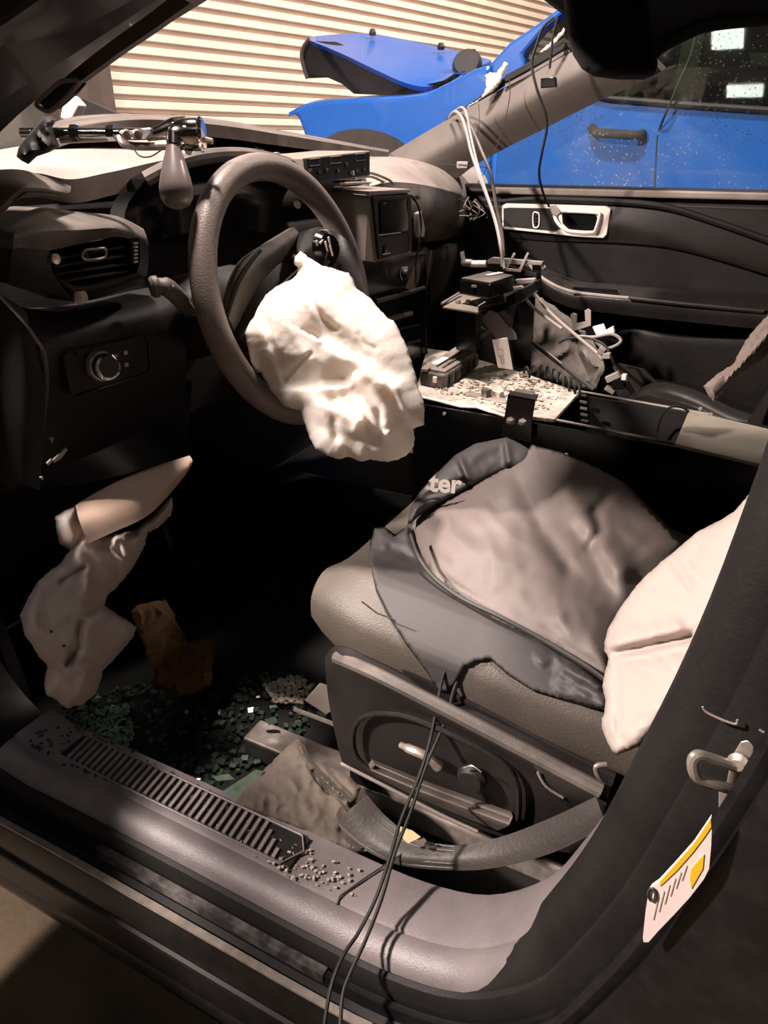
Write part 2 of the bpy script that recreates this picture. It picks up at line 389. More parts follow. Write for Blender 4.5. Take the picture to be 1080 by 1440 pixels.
mb = MB(); n = len(a); mb.add(a+b+[p+Vector((0, .08, 0)) for p in a+b], [(i, i+1, n+i+1, n+i) for i in range(n-1)]+[(2*n+i, 3*n+i, 3*n+i+1, 2*n+i+1) for i in range(n-1)]+[(i, 2*n+i, 2*n+i+1, i+1) for i in range(n-1)]+[(n+i, n+i+1, 3*n+i+1, 3*n+i) for i in range(n-1)])
obj('wheel_arch', mb, M_arch, tr)
obj('engine_bay', MB().box(P(560, 200, y=TY+.75)+Vector((0, 0, -.35)), (1.0, 1.2, .5)), M_bdark, tr, smooth=False, bevel=.03)
wc = P(512, 330, y=TY+.12)
t_ = obj('tyre', MB().lathe([(.2, -.1), (.34, -.11), (.38, -.07), (.38, .07), (.34, .11), (.2, .1)], (wc.x, wc.y+.05, .38), (0, 1, 0), 28), M_rub, tr)
# hood: ridge, crease, near edge
hood = [[P(440, 51, y=3.1), P(490, 47, y=3.15), P(528, 48, y=3.2), P(570, 56, y=3.25), P(640, 71, y=3.3), P(690, 84, y=3.3)],
        [P(436, 53, y=2.85), P(495, 64, y=2.85), P(545, 78, y=2.85), P(590, 88, y=2.85), P(640, 90, y=2.9), P(682, 90, y=3.0)],
        [P(434, 56, y=2.5), P(482, 76, y=2.5), P(530, 99, y=2.5), P(572, 117, y=2.5), P(606, 121, y=2.55), P(640, 103, y=2.65)]]
hd = obj('hood', MB().sheet(hood, (0, .03, -.02), 6, 6), M_blue, tr)
und = [(434, 57), (427, 66), (424, 80), (428, 97), (431, 111), (438, 104), (446, 106), (462, 110), (480, 118), (497, 132), (540, 134), (592, 132), (628, 114), (640, 104), (606, 122), (572, 118), (530, 100), (482, 77)]
obj('hood_underside', MB().prism(PP(und, y=2.56), (0, .25, .02)), M_bdark, tr, smooth=False, bevel=.01)
rim_ = cr([P(x, y, y=2.54) for x, y in [(435, 55), (427, 66), (424, 80), (428, 98), (432, 110)]], 4)
obj('hood_edge', MB().tube(rim_, .01, 6), M_arch, tr)
for (x, y) in ((524, 49), (620, 69), (665, 78)):
    obj('washer_nozzle', MB().lathe([(.016, 0), (.02, .012), (.012, .03)], P(x, y+1, y=3.1), (0, 0, 1), 10), M_blk, tr)
# wiper cowl / round dark part by the screen
c = P(657, 91, y=2.8)
obj('cowl_cap', MB().lathe([(.0, -.03), (.055, -.03), (.07, 0), (.055, .03), (0, .03)], c, (.25, -1, .35), 20), M_blk, tr)
# doors
drs = [(690, 88), (716, 60), (756, 33), (792, 6), (800, 12), (764, 42), (735, 76), (745, 118), (790, 124), (860, 138), (960, 146), (1080, 154), (1300, 172), (1300, 520), (690, 430)]
obj('cab_side', tpl(drs, TY, .08), M_blue, tr, smooth=False, bevel=.012)
obj('rear_body_side', MB().prism([P(1300, 172, y=TY), P(1300, 520, y=TY), P(1300, 520, y=TY)+Vector((1.6, 0, 0)), P(1300, 172, y=TY)+Vector((1.6, 0, 0))], (0, .08, 0)), M_blue, tr, smooth=False, bevel=.012)
WP0 = Vector((0, TY+.125, 1.55)); WN = Vector((0, -math.cos(.25), math.sin(.25)))
obj('side_window', MB().prism([PN(x, y, WP0, WN) for x, y in [(737, 76), (764, 44), (800, 12), (830, -22), (1300, -30), (1300, 172), (1080, 156), (860, 140), (746, 120)]], (0, .006, 0)), M_wglass, tr, smooth=False)
obj('belt_moulding', MB().tube([P(792, 126, y=TY-.01), P(860, 139, y=TY-.012), P(960, 147, y=TY-.012), P(1080, 155, y=TY-.012), P(1290, 172, y=TY-.01)], .012, 8), M_blk, tr)
obj('cab_roof', MB().box((.25, 3.2, 2.0), (2.3, 1.4, .06)), M_blue, tr, smooth=False, bevel=.02)
obj('cab_interior', MB().box((.3, 3.25, 1.2), (2.0, 1.3, .62)), M_bdark, tr, smooth=False, bevel=.05)
obj('belt_pillar', MB().prism([P(912, 20, y=2.62), P(938, 20, y=2.62), P(884, 138, y=2.56), P(868, 138, y=2.56)], (0, .05, 0)), M_tan, tr, smooth=False, bevel=.008)
obj('belt_pillar', MB().prism([P(966, 20, y=2.62), P(996, 20, y=2.62), P(975, 142, y=2.56), P(944, 142, y=2.56)], (0, .05, 0)), M_tan, tr, smooth=False, bevel=.008)
obj('seat_top', MB().prism([P(1052, 74, y=2.7), P(1120, 74, y=2.7), P(1120, 96, y=2.7), P(1056, 94, y=2.7)], (0, .10, 0)), M_tan, tr, smooth=False, bevel=.01)
obj('door_handle', MB().tube(cr([P(832, 180, y=TY-.01), P(838, 186, y=TY-.045), P(860, 188, y=TY-.05), P(895, 190, y=TY-.045), P(903, 188, y=TY-.005)], 4), .017, 10), M_arch, tr)
obj('door_seam', MB().tube([P(924, 190, y=TY-.002), P(918, 300, y=TY-.002)], .003, 5), M_dk, tr)
obj('dark_line_wire', MB().tube(cr([P(982, 30, y=TY-.05), P(972, 75, y=TY-.05), P(955, 115, y=TY-.05), P(936, 160, y=TY-.04), P(925, 186, y=TY+.01)], 5), .0045, 5), M_cord, tr)  # wire added to draw a thin dark line over window and door

# ================================================================== CAR BODY
car = thing('car_body', 'black wrecked car body seen through its open driver doorway', 'car body', (-.3, .35, .3))
loop = [(-.80, .529), (-.70, .530), (-.55, .531), (-.42, .530), (-.31, .529), (-.22, .534), (-.145, .560), (-.085, .625), (-.055, .70), (-.028, .79), (-.008, .89), (.010, .99), (.022, 1.09), (.034, 1.25), (.034, 1.42), (.0, 1.50),
        (-.10, 1.535), (-.24, 1.50), (-.36, 1.46), (-.45, 1.425), (-.52, 1.40), (-.60, 1.372), (-.69, 1.345), (-.79, 1.305), (-.88, 1.24), (-.94, 1.13), (-.957, .95), (-.955, .78), (-.935, .65), (-.88, .56)]
LP = cr([(a, 0, b) for a, b in loop], 4, True); NL = len(LP); LC = Vector((-.45, 0, .95))
def sweep(prof, closed_prof=True, i0=0, i1=None, grow=0):
    """carries the section (y, a) round the doorway; a points into the opening"""
    idx = list(range(NL)) if i1 is None else list(range(i0, i1+1)); mb = MB(); v = []; f = []; n = len(prof)
    for i in idx:
        p = LP[i % NL]; t = (LP[(i+1) % NL]-LP[(i-1) % NL]).normalized(); nn = Vector((-t.z, 0, t.x))
        if nn.dot(LC-p) < 0: nn = -nn
        tuck = .10*max(0, min(1, (p.z-1.15)/.35))          # the side leans inwards above the belt
        g = min(1, (i-i0+.15)/grow) if grow else 1
        for (y, a) in prof:
            a = -.03+(a+.03)*g
            v.append(Vector((p.x, (min(y, -.372) if p.z < 1.0 else y)+tuck, p.z))+nn*a)
    m = len(idx)
    for i in range(m if i1 is None else m-1):
        j = (i+1) % m
        for k in range(n if closed_prof else n-1): f.append((i*n+k, i*n+(k+1) % n, j*n+(k+1) % n, j*n+k))
    if i1 is not None: f.append(tuple(range(n))); f.append(tuple((m-1)*n+k for k in range(n-1, -1, -1)))
    return mb.add(v, f)
# painted shell with its steps, then the rubber seals
obj('doorway_shell', sweep([(-.30, -.03), (-.40, -.028), (-.452, -.03), (-.462, -.046), (-.486, -.048), (-.490, -.040), (-.497, -.040), (-.500, -.054), (-.512, -.057), (-.516, -.047), (-.524, -.047), (-.530, -.060), (-.534, -.085), (-.536, -.12), (-.533, -.17), (-.48, -.18), (-.35, -.14), (-.30, -.09)]), M_paint, car)
obj('door_seal', sweep([(-.470, -.024), (-.4765, -.017), (-.482, -.019), (-.4865, -.028), (-.487, -.046), (-.470, -.046)]), M_rub, car)
bl = obj('bright_lip', sweep([(-.515, -.0475), (-.515, -.0445), (-.5235, -.0445), (-.5235, -.0475)], True, 0, 20), M_steel, car); bl['label'] = 'bare metal lip along the sill edge'
obj('pillar_seal_bulb', sweep([(-.432, -.03), (-.433, .003), (-.438, .011), (-.447, .0145), (-.458, .013), (-.468, .007), (-.475, -.003), (-.4785, -.016), (-.480, -.03)], True, 20, 60, grow=11), M_rub, car)
obj('pillar_flange', sweep([(-.498, -.05), (-.498, -.040), (-.506, -.036), (-.512, -.040), (-.512, -.05)], True, 26, 60), M_paint, car)
obj('dusty_step', sweep([(-.4875, -.049), (-.4885, -.038), (-.4985, -.038), (-.5, -.05)], True, 6, 17), mat('dusty_metal', (.03, .028, .028), .5, dust=(.20, .18, .175), dscale=22, damt=.95, spec=.3), car)
# rocker below the doorway
v = [(-.526, .40), (-.534, .385), (-.536, .36), (-.530, .345), (-.520, .335), (-.50, .26), (-.45, .23), (-.38, .22), (-.38, .38)]
mb = MB().prism([(-1.3, y, z) for y, z in v], (2.3, 0, 0)); obj('rocker_panel', mb, M_paint, car)
mb = MB().prism([(-1.3, y, z) for y, z in [(-.532, .446), (-.538, .443), (-.5385, .438), (-.532, .434)]], (2.3, 0, 0)); obj('rocker_moulding', mb, M_rub, car)
# quarter of body behind the B-pillar and in front of the hinge pillar
obj('rear_quarter', MB().prism([(x, -.536, z) for x, z in [(-.35, .20), (.75, .20), (.75, 1.40), (.16, 1.40), (.145, 1.1), (.115, .90), (.06, .70), (.0, .56), (-.10, .43), (-.22, .37), (-.35, .36)]], (0, .14, 0)), M_paint, car, smooth=False, bevel=.012)
obj('hinge_quarter', MB().box((-1.27, -.45, .75), (.30, .16, .95)), M_paint, car, smooth=False, bevel=.03)
# sill trim (mauve plastic), front-to-corner and up the pillar
st = [(-.368, -.06), (-.368, -.008), (-.373, .0), (-.38, .002), (-.428, .003), (-.437, .001), (-.4395, -.002), (-.444, .0), (-.453, -.001), (-.461, -.004), (-.468, -.009), (-.474, -.017), (-.4765, -.028), (-.44, -.05)]
sill = obj('sill_trim', sweep(st, True, -2, 45), M_sill, car)
obj('pillar_foot_trim', sweep([(y+.001, a+.0018) for y, a in st], True, 44, 60), M_rub, car)
# scuff plate ribs
RX0, RX1 = -.745, -.386
sp = obj('scuff_plate', MB().box(((RX0+RX1)/2, -.409, .534), (RX1-RX0+.03, .046, .0030)), M_blk, car, smooth=False, bevel=.001)
NR = 34; M_rib = mat('scuff_rib', (.25, .215, .22), .4, var=.35, scale=30)
for k in range(NR):
    x = RX0+(RX1-RX0)*k/(NR-1); w = .040 if k < NR-4 else .040-.009*(k-NR+5)
    obj('rib', MB().box((x, -.430+w/2, .5370), (.0045, w, .0036), Matrix.Rotation(.12, 3, 'Z')), M_rib, sp, smooth=False)
fr = [(RX0-.014, -.4325), (RX1+.002, -.4325), (RX1+.018, -.405), (RX1+.004, -.387), (RX0-.014, -.387)]
obj('scuff_border', MB().tube([(x, y, .5368) for x, y in fr], .0017, 6, closed=True), M_sill, sp)
# roof, header, rear, firewall
rf = [[Vector((.9, -.36, 1.56)), Vector((.0, -.37, 1.555)), Vector((-.2, -.355, 1.52)), Vector((-.33, -.32, 1.47))],
      [Vector((.9, .1, 1.61)), Vector((.0, .1, 1.61)), Vector((-.2, .1, 1.59)), Vector((-.42, .12, 1.53))],
      [Vector((.9, .6, 1.61)), Vector((.0, .6, 1.61)), Vector((-.2, .6, 1.58)), P(800, -8, y=.6)],
      [Vector((.9, .98, 1.55)), P(1080, 16, y=.97), P(1000, 24, y=.97), P(905, 60, y=.95)]]
obj('roof', MB().sheet(rf, (0, 0, .05), 5, 5), M_head, car)
hdr = cr([rf[0][3]+Vector((.02, 0, -.02)), rf[1][3]+Vector((.02, 0, -.0)), P(806, -6, y=.6), P(893, 84, y=.93)], 6)
obj('windscreen_header', MB().tube(hdr, .03, 10), M_head, car)
wt = cr([P(893, 95, y=.985), P(925, 62, y=.985), P(965, 40, y=.985), P(1000, 27, y=.985), P(1080, 18, y=.985), P(1300, 0, y=.985)], 5)
obj('far_roof_rail', MB().tube(wt, .022, 10, flat=1.2), M_head, car)
obj('roof_side_inner', MB().prism([Vector((-.24, -.375, 1.475)), Vector((-.12, -.375, 1.53)), Vector((.9, -.36, 1.53)), Vector((.9, -.36, 1.60)), Vector((-.2, -.355, 1.56)), Vector((-.42, -.33, 1.46))], (0, .03, 0)), M_head, car, smooth=False)
obj('near_pillar_outer', MB().sheet([[Vector((-1.10, -.40, 1.24)), Vector((-.80, -.38, 1.335)), Vector((-.50, -.345, 1.445)), Vector((-.28, -.33, 1.52))], [Vector((-1.16, -.44, 1.30)), Vector((-.84, -.41, 1.41)), Vector((-.54, -.37, 1.53)), Vector((-.30, -.34, 1.62))]], (0, .06, -.01)), M_paint, car)
# lit streak of the near pillar's fabric lining, put into a lighter strip
pl = obj('near_pillar_lining', MB().sheet([[P(100, 124, y=-.345), P(165, 76, y=-.34), P(215, 42, y=-.335), P(268, 4, y=-.33)], [P(92, 108, y=-.345), P(150, 62, y=-.34), P(200, 26, y=-.335), P(245, -8, y=-.33)]], (-.006, .012, 0)), M_pill, car)
# firewall and floor
obj('firewall', MB().box((-1.32, .36, .80), (.06, 1.56, 1.0)), M_blk, car, smooth=False, bevel=.02)
obj('floor_pan', MB().box((-.25, .38, .375), (2.2, 1.52, .04)), M_carpet, car, smooth=False, bevel=.01)
obj('tunnel', MB().box((-.3, .46, .47), (2.1, .22, .16)), M_carpet, car, smooth=False, bevel=.04)
# near-side footwell wall
obj('kick_panel', MB().sheet([[Vector((-.94, -.36, .50)), Vector((-.97, -.36, .8)), Vector((-.95, -.36, 1.1))], [Vector((-1.28, -.36, .50)), Vector((-1.28, -.36, .8)), Vector((-1.28, -.36, 1.1))]], (0, .02, 0)), M_blk, car)
# hood seen through the windscreen
obj('hood', MB().sheet([[P(60, 196, y=.02), P(110, 178, y=.05), P(200, 168, y=.12), P(300, 175, y=.25), P(400, 190, y=.45), P(545, 214, y=1.0)], [P(66, 176, y=.3), P(110, 163, y=.4), P(200, 160, y=.5), P(300, 167, y=.6), P(400, 184, y=.8), P(548, 211, y=1.25)]], (0, 0, -.02), 5, 3), M_dash, car)
# windscreen glass
ws = [[Vector((-1.12, -.36, 1.26)), Vector((-.88, -.34, 1.345)), Vector((-.60, -.31, 1.44)), Vector((-.40, -.29, 1.50))], [Vector((-1.28, .35, 1.30)), Vector((-1.02, .35, 1.39)), Vector((-.72, .35, 1.49)), Vector((-.48, .35, 1.565))],
      [P(556, 208, y=1.12), P(640, 158, y=1.09), P(740, 96, y=1.05), P(800, 58, y=1.0)]]
obj('windscreen', MB().sheet(ws, (0, 0, .004), 5, 5), M_wind, car)
# far pillar
fp = [[P(538, 222, y=1.07), P(590, 191, y=1.08), P(640, 162, y=1.08), P(700, 128, y=1.07), P(765, 92, y=1.05), P(830, 62, y=1.02), P(890, 40, y=.98)],
      [P(570, 240, y=1.03), P(615, 212, y=1.03), P(662, 185, y=1.03), P(722, 152, y=1.02), P(785, 118, y=1.0), P(845, 88, y=.97), P(900, 66, y=.94)],
      [P(640, 252, y=1.08), P(662, 236, y=1.08), P(708, 210, y=1.07), P(762, 183, y=1.06), P(822, 152, y=1.04), P(880, 125, y=1.01), P(930, 100, y=.98)]]
obj('far_pillar_trim', MB().sheet(fp, (0, .05, .01), 6, 6), M_pill, car)
obj('far_pillar_seal', MB().tube(cr([P(628, 172, y=1.09), P(668, 146, y=1.09), P(705, 118, y=1.08), P(745, 92, y=1.07), P(795, 58, y=1.04)], 5), .008, 8), M_rub, car)
for o_, w_, m_ in ((0, .010, M_rub), (9, .006, M_tan), (17, .007, M_blk)):
    obj('screen_gasket', MB().tube(cr([P(712, 112+o_, y=1.06), P(740, 97+o_, y=1.055), P(768, 81+o_, y=1.05), P(800, 62+o_, y=1.04)], 4), w_, 6), m_, car)
torn = [(684, 141), (690, 128), (688, 120), (694, 108), (697, 112), (703, 98), (710, 90), (714, 92), (711, 104), (704, 114), (699, 124), (694, 134), (676, 150), (655, 151), (671, 146)]
o = obj('torn_trim_edge', pillow([(656, 151), (672, 142), (682, 128), (684, 120), (683, 106), (690, 101), (698, 103), (709, 87), (715, 90), (708, 103), (703, 116), (697, 124), (688, 132), (676, 138)], lambda x, y: np.full(np.shape(x), D(690, 120, y=1.04)), .008, edge=6, step=2.2, wrinkle=(.004, 5, 1, 0), rag=1.2), M_bag, car); o['label'] = 'torn white edge on the far pillar'
o = obj('torn_trim_edge', pillow([(772, 62), (782, 52), (790, 42), (793, 38), (794, 44), (786, 55), (778, 63), (768, 70), (757, 74)], lambda x, y: np.full(np.shape(x), D(780, 60, y=1.0)), .006, edge=5, step=2.2, wrinkle=(.003, 5, 1, 0), rag=1), M_bag, car)
# striker, tyre label, pillar slots
stm = [(.004, 0), (.006, .01), (.006, .05)]
sc = P(1022, 1085, y=-.475)
sk = obj('striker_plate', MB().prism([P(x, y, y=-.487) for x, y in [(1041, 1043), (1052, 1041), (1061, 1050), (1060, 1072), (1052, 1095), (1040, 1115), (1030, 1128), (1022, 1122), (1020, 1105), (1026, 1075), (1032, 1058)]], (.003, .016, 0)), M_steel, car, bevel=.001)
loop_ = cr([P(1034, 1112, y=-.492), P(1012, 1105, y=-.500), P(985, 1096, y=-.506), P(976, 1086, y=-.508), P(974, 1070, y=-.508), P(982, 1062, y=-.506), P(1004, 1068, y=-.500), P(1034, 1078, y=-.492)], 5)
obj('striker_loop', MB().tube(loop_, .0036, 10), M_steel, sk)
obj('striker_bolt', MB().lathe([(.006, 0), (.007, .003), (.004, .006)], P(1040, 1070, y=-.489), (-.2, -1, .1), 12), M_steel, sk)
obj('striker_foot', MB().prism(PP([(1010, 1112), (1030, 1118), (1034, 1128), (1026, 1146), (1010, 1140)], y=-.4895), (.002, .01, 0)), M_steel, sk, smooth=False, bevel=.001)
for q in ([(988, 994), (996, 1003), (1032, 1018), (1037, 1012)], [(1068, 1026), (1075, 1030), (1086, 1031)]):
    obj('pillar_slot', MB().tube(cr(PP(q, y=-.491), 4), .0008, 6), M_steel, car)
lab = [(1000, 1150), (1001, 1165), (1000, 1190), (997, 1222), (990, 1236), (970, 1262), (950, 1284), (925, 1310), (912, 1325), (905, 1325), (904, 1318), (908, 1280), (912, 1254), (916, 1248), (927, 1240), (950, 1215), (975, 1187), (990, 1165)]
LD = lambda x, y: D(x, y, y=-.530)-.004
def lab_pt(x, y, off=0): return P(x, y, y=-.536-off)
tl = obj('tyre_label', MB().prism([lab_pt(*q) for q in lab], (0, .003, 0)), M_label, car, smooth=False); tl['label'] = 'white and yellow sticker on the rear pillar'
obj('yellow_band', MB().prism([lab_pt(x, y, .0006) for x, y in [(999, 1152), (1000, 1163), (990, 1178), (974, 1199), (952, 1224), (932, 1243), (928, 1246), (928, 1240), (950, 1216), (975, 1188), (990, 1166)]], (0, .0006, 0)), M_yel, tl, smooth=False)
obj('yellow_block', MB().prism([lab_pt(x, y, .0006) for x, y in [(990, 1202), (988, 1222), (972, 1250), (970, 1235), (972, 1222)]], (0, .0006, 0)), M_yel, tl, smooth=False)
cq = [lab_pt(917+5.5*math.cos(t/14*6.283), 1258+9*math.sin(t/14*6.283), .0008) for t in range(14)]
obj('round_mark', MB().tube(cq, .0009, 5, closed=True), M_dk, tl)
obj('round_mark', MB().prism([lab_pt(x, y, .0007) for x, y in [(919, 1252), (923, 1256), (922, 1264), (918, 1266), (920, 1259)]], (0, .0005, 0)), M_dk, tl, smooth=False)
for k in range(6):
    x = 925+k*8; y = 1262-k*9
    obj('print_line', MB().prism([lab_pt(x, y, .0005), lab_pt(x+1.2, y+1, .0005), lab_pt(x-6, y+32-k*2, .0005), lab_pt(x-7.2, y+31-k*2, .0005)], (0, .0004, 0)), M_ink, tl, smooth=False)
# quarter trim ring on the near pillar
qr = cr([P(x, y, y=-.36) for x, y in [(112, 114), (96, 113), (82, 117), (66, 131), (52, 145), (56, 152), (70, 156), (84, 146), (98, 132)]], 4, True)
qt = obj('quarter_trim_ring', MB().tube(qr, .0022, 6, closed=True), M_grey, car)
obj('quarter_trim_pad', MB().prism([P(x, y, y=-.358) for x, y in [(110, 116), (96, 115), (83, 119), (68, 132), (56, 145), (62, 152), (72, 153), (84, 143), (98, 130)]], (0, .01, 0)), M_gloss, qt, smooth=False)

# the open driver door, swung forward out of frame; it shades the front of the sill
dd = thing('driver_door', 'black driver door swung wide open at the front of the doorway', 'car door', (-1.04, -.52, .40))
DDV = Vector((-.02, -1, 0)); DDN = Vector((-1, .02, 0)); DB = Vector((-1.04, -.54, 0))
obj('door_skin', MB().prism([DB+DDV*a+Vector((0, 0, z)) for a, z in [(0, .42), (.95, .42), (1.08, .60), (1.10, 1.20), (0, 1.20), (-.02, .8)]], DDN*.12), M_paint, dd, smooth=False, bevel=.02)
obj('window_frame', MB().tube([DB+DDV*a+DDN*.06+Vector((0, 0, z)) for a, z in [(.02, 1.2), (.30, 1.32), (.62, 1.46), (.90, 1.50), (1.06, 1.45), (1.09, 1.2)]], .022, 8), M_rub, dd)
obj('inner_armrest', MB().tube([DB+DDV*a+Vector((.02, 0, z)) for a, z in [(.15, .80), (.4, .86), (.8, .88)]], .03, 10), M_blk, dd)

# ================================================================== PASSENGER DOOR
pd = thing('passenger_door', 'black closed passenger door with silver handle surround and dusty window', 'car door', (-.1, 1.2, .4))
prof = [(1.165, 1.208), (1.13, 1.206), (1.118, 1.198), (1.116, 1.19), (1.135, 1.178), (1.135, 1.168), (1.120, 1.155), (1.125, 1.05), (1.14, .98), (1.14, .80), (1.13, .60), (1.15, .42), (1.24, .42), (1.26, .8), (1.24, 1.19)]
mb = MB().prism([(-1.0, y, z) for y, z in prof], (1.9, 0, 0)); obj('door_panel', mb, M_blk, pd, bevel=.003)
lw = [P(x, y, y=1.113) for x, y in [(694, 263), (1100, 272), (1100, 283), (694, 273)]]
obj('window_ledge', MB().prism(lw, (0, .03, 0)), M_tan, pd, smooth=False, bevel=.004)
# upper insert: sculpted pad with falling lower edge
obj('upper_pad', MB().sheet([[P(706, 286, y=1.116), P(760, 283, y=1.114), P(860, 287, y=1.11), P(960, 292, y=1.105), P(1100, 298, y=1.10)], [P(704, 310, y=1.108), P(760, 310, y=1.104), P(870, 318, y=1.10), P(960, 340, y=1.10), P(1100, 372, y=1.10)], [P(706, 332, y=1.118), P(760, 338, y=1.118), P(880, 342, y=1.112), P(960, 352, y=1.11), P(1100, 392, y=1.11)]], (0, .03, 0)), M_trim, pd)
obj('pad_groove', MB().tube(cr([P(704, 283, y=1.112), P(760, 280, y=1.108), P(850, 283, y=1.104), P(930, 290, y=1.098), P(1000, 310, y=1.094), P(1100, 345, y=1.09)], 5), .008, 8), M_rub, pd)
obj('window', MB().prism([P(696, 264, y=1.17), P(1110, 273, y=1.17), P(1110, 10, y=1.02), P(1000, 20, y=1.02), P(905, 70, y=1.04), P(820, 140, y=1.08), P(700, 205, y=1.13)], (0, .004, 0)), M_door, pd, smooth=False)
# handle bezel
hb = thing
bz = [(706, 289), (712, 286), (852, 290), (859, 294), (858, 300), (853, 330), (848, 335), (812, 333), (708, 322), (706, 318)]
be = obj('handle_surround', MB().prism(PP(bz, y=1.098), (0, .016, 0)), M_satin, pd, smooth=False, bevel=.002)
obj('surround_inset', MB().prism(PP([(708, 293), (716, 292), (776, 293), (777, 300), (779, 309), (790, 321), (780, 325), (708, 318)], y=1.0965), (0, .004, 0)), M_blk, be, smooth=False)
obj('handle_cup', MB().prism(PP([(790, 299), (836, 301), (840, 306), (836, 325), (800, 323), (791, 314)], y=1.0965), (0, .004, 0)), M_gloss, be, smooth=False)
obj('pull_handle', MB().tube(cr(PP([(785, 297), (800, 297), (838, 299), (843, 303), (838, 322), (832, 327), (800, 325), (788, 318), (781, 308), (780, 299)], y=1.090), 3, True), .0042, 8, closed=True), M_satin, be)
lk = obj('lock_switch', MB().tube(cr(PP([(750, 300), (755, 299), (758, 302), (758, 316), (755, 320), (750, 318)], y=1.094), 3, True), .0018, 6, closed=True), M_satin, be)
for y in (304, 309, 314): obj('switch_mark', MB().box(P(754, y, y=1.0945), (.006, .002, .004)), M_chrome, be, smooth=False)
# armrest
ar = [[P(738, 362, y=1.10), P(765, 384, y=1.06), P(800, 402, y=1.03), P(850, 408, y=1.02), P(960, 416, y=1.02), P(1100, 428, y=1.02)], [P(736, 372, y=1.07), P(762, 396, y=1.02), P(800, 414, y=.99), P(850, 420, y=.98), P(960, 430, y=.98), P(1100, 444, y=.98)], [P(738, 384, y=1.07), P(760, 412, y=1.03), P(800, 432, y=1.0), P(850, 440, y=.99), P(960, 452, y=.99), P(1100, 466, y=.99)]]
obj('armrest', MB().sheet(ar, (0, .11, 0)), M_trim, pd)
obj('pull_cup', MB().prism(PP([(805, 404), (866, 408), (870, 416), (862, 418), (806, 412)], y=.985), (0, .01, .0)), M_gloss, pd, smooth=False)
obj('armrest_edge', MB().tube(cr([P(740, 368, y=1.06), P(764, 392, y=1.008), P(800, 409, y=.982), P(850, 416, y=.974), P(884, 419, y=.974)], 5), .0042, 8), M_tan, pd)
obj('armrest_edge', MB().tube(cr([P(886, 419, y=.974), P(960, 427, y=.974), P(1075, 438, y=.978)], 5), .006, 8), M_trim, pd)
obj('map_pocket', MB().sheet([[P(868, 458, y=1.09), P(900, 462, y=1.06), P(960, 474, y=1.05), P(1100, 480, y=1.05)], [P(870, 474, y=1.08), P(900, 478, y=1.05), P(960, 486, y=1.04), P(1100, 490, y=1.04)], [P(880, 560, y=1.1), P(910, 570, y=1.08), P(960, 580, y=1.07), P(1100, 590, y=1.07)]], (0, .03, 0)), M_blk, pd)

# ================================================================== DASHBOARD
db = thing('dashboard', 'dusty dark dashboard running across the wrecked cabin', 'dashboard', (-.95, .35, .6))
bp = [(-1.28, 1.20), (-.93, 1.19), (-.90, 1.18), (-.88, 1.17), (-.87, 1.15), (-.84, .98), (-.86, .88), (-.98, .84), (-1.10, .80), (-1.28, .80)]
obj('dash_carrier', MB().prism([(x, -.34, z) for x, z in bp], (0, 1.42, 0)), M_blk, db, bevel=.01)
top = [[P(-30, 216, x=-1.22), P(40, 204, x=-1.2), P(110, 199, x=-1.18), P(200, 200, x=-1.16), P(270, 205, x=-1.14), P(400, 209, x=-1.12), P(520, 214, x=-1.12)],
       [P(-30, 238, x=-1.04), P(50, 222, x=-1.04), P(110, 214, x=-1.02), P(200, 208, x=-1.0), P(290, 208, x=-.98), P(400, 213, x=-.97), P(525, 220, x=-.97)],
       [P(-30, 246, x=-.92), P(48, 243, x=-.90), P(100, 252, x=-.88), P(160, 241, x=-.88), P(262, 222, x=-.87), P(395, 226, x=-.84), P(500, 232, x=-.84)]]
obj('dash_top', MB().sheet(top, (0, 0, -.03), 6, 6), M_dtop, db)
obj('corner_shroud', MB().sheet([[P(-20, 240, y=-.30), P(25, 238, y=-.28), P(60, 247, y=-.24), P(100, 262, y=-.2)], [P(-20, 262, y=-.33), P(20, 258, y=-.32), P(50, 262, y=-.30), P(96, 272, y=-.22)], [P(-20, 300, y=-.34), P(2, 290, y=-.34), P(24, 272, y=-.32), P(70, 270, y=-.26)]], (-.012, .012, -.006)), M_dash, db)
# binnacle lip behind the wheel
lip = cr([P(205, 252, x=-.84), P(232, 238, x=-.82), P(262, 226, x=-.80), P(300, 219, x=-.79), P(345, 218, x=-.78), P(390, 226, x=-.77), P(430, 240, x=-.77), P(462, 262, x=-.78)], 5)
obj('binnacle_lip', MB().tube(lip, .0105, 10), M_dash, db)
obj('binnacle', MB().sheet([lip[0::6], [p+Vector((-.05, 0, -.045)) for p in lip[0::6]], [p+Vector((-.06, 0, -.11)) for p in lip[0::6]]], (-.03, 0, 0), 3, 4), M_gloss, db)
gl = P(417, 288, x=-.80); obj('cluster_glint', MB().lathe([(.0, 0), (.008, .002), (.006, .005), (0, .006)], gl, (1, -.3, .5), 12), M_white, db)  # small white disc standing in for a glint on the instrument cluster
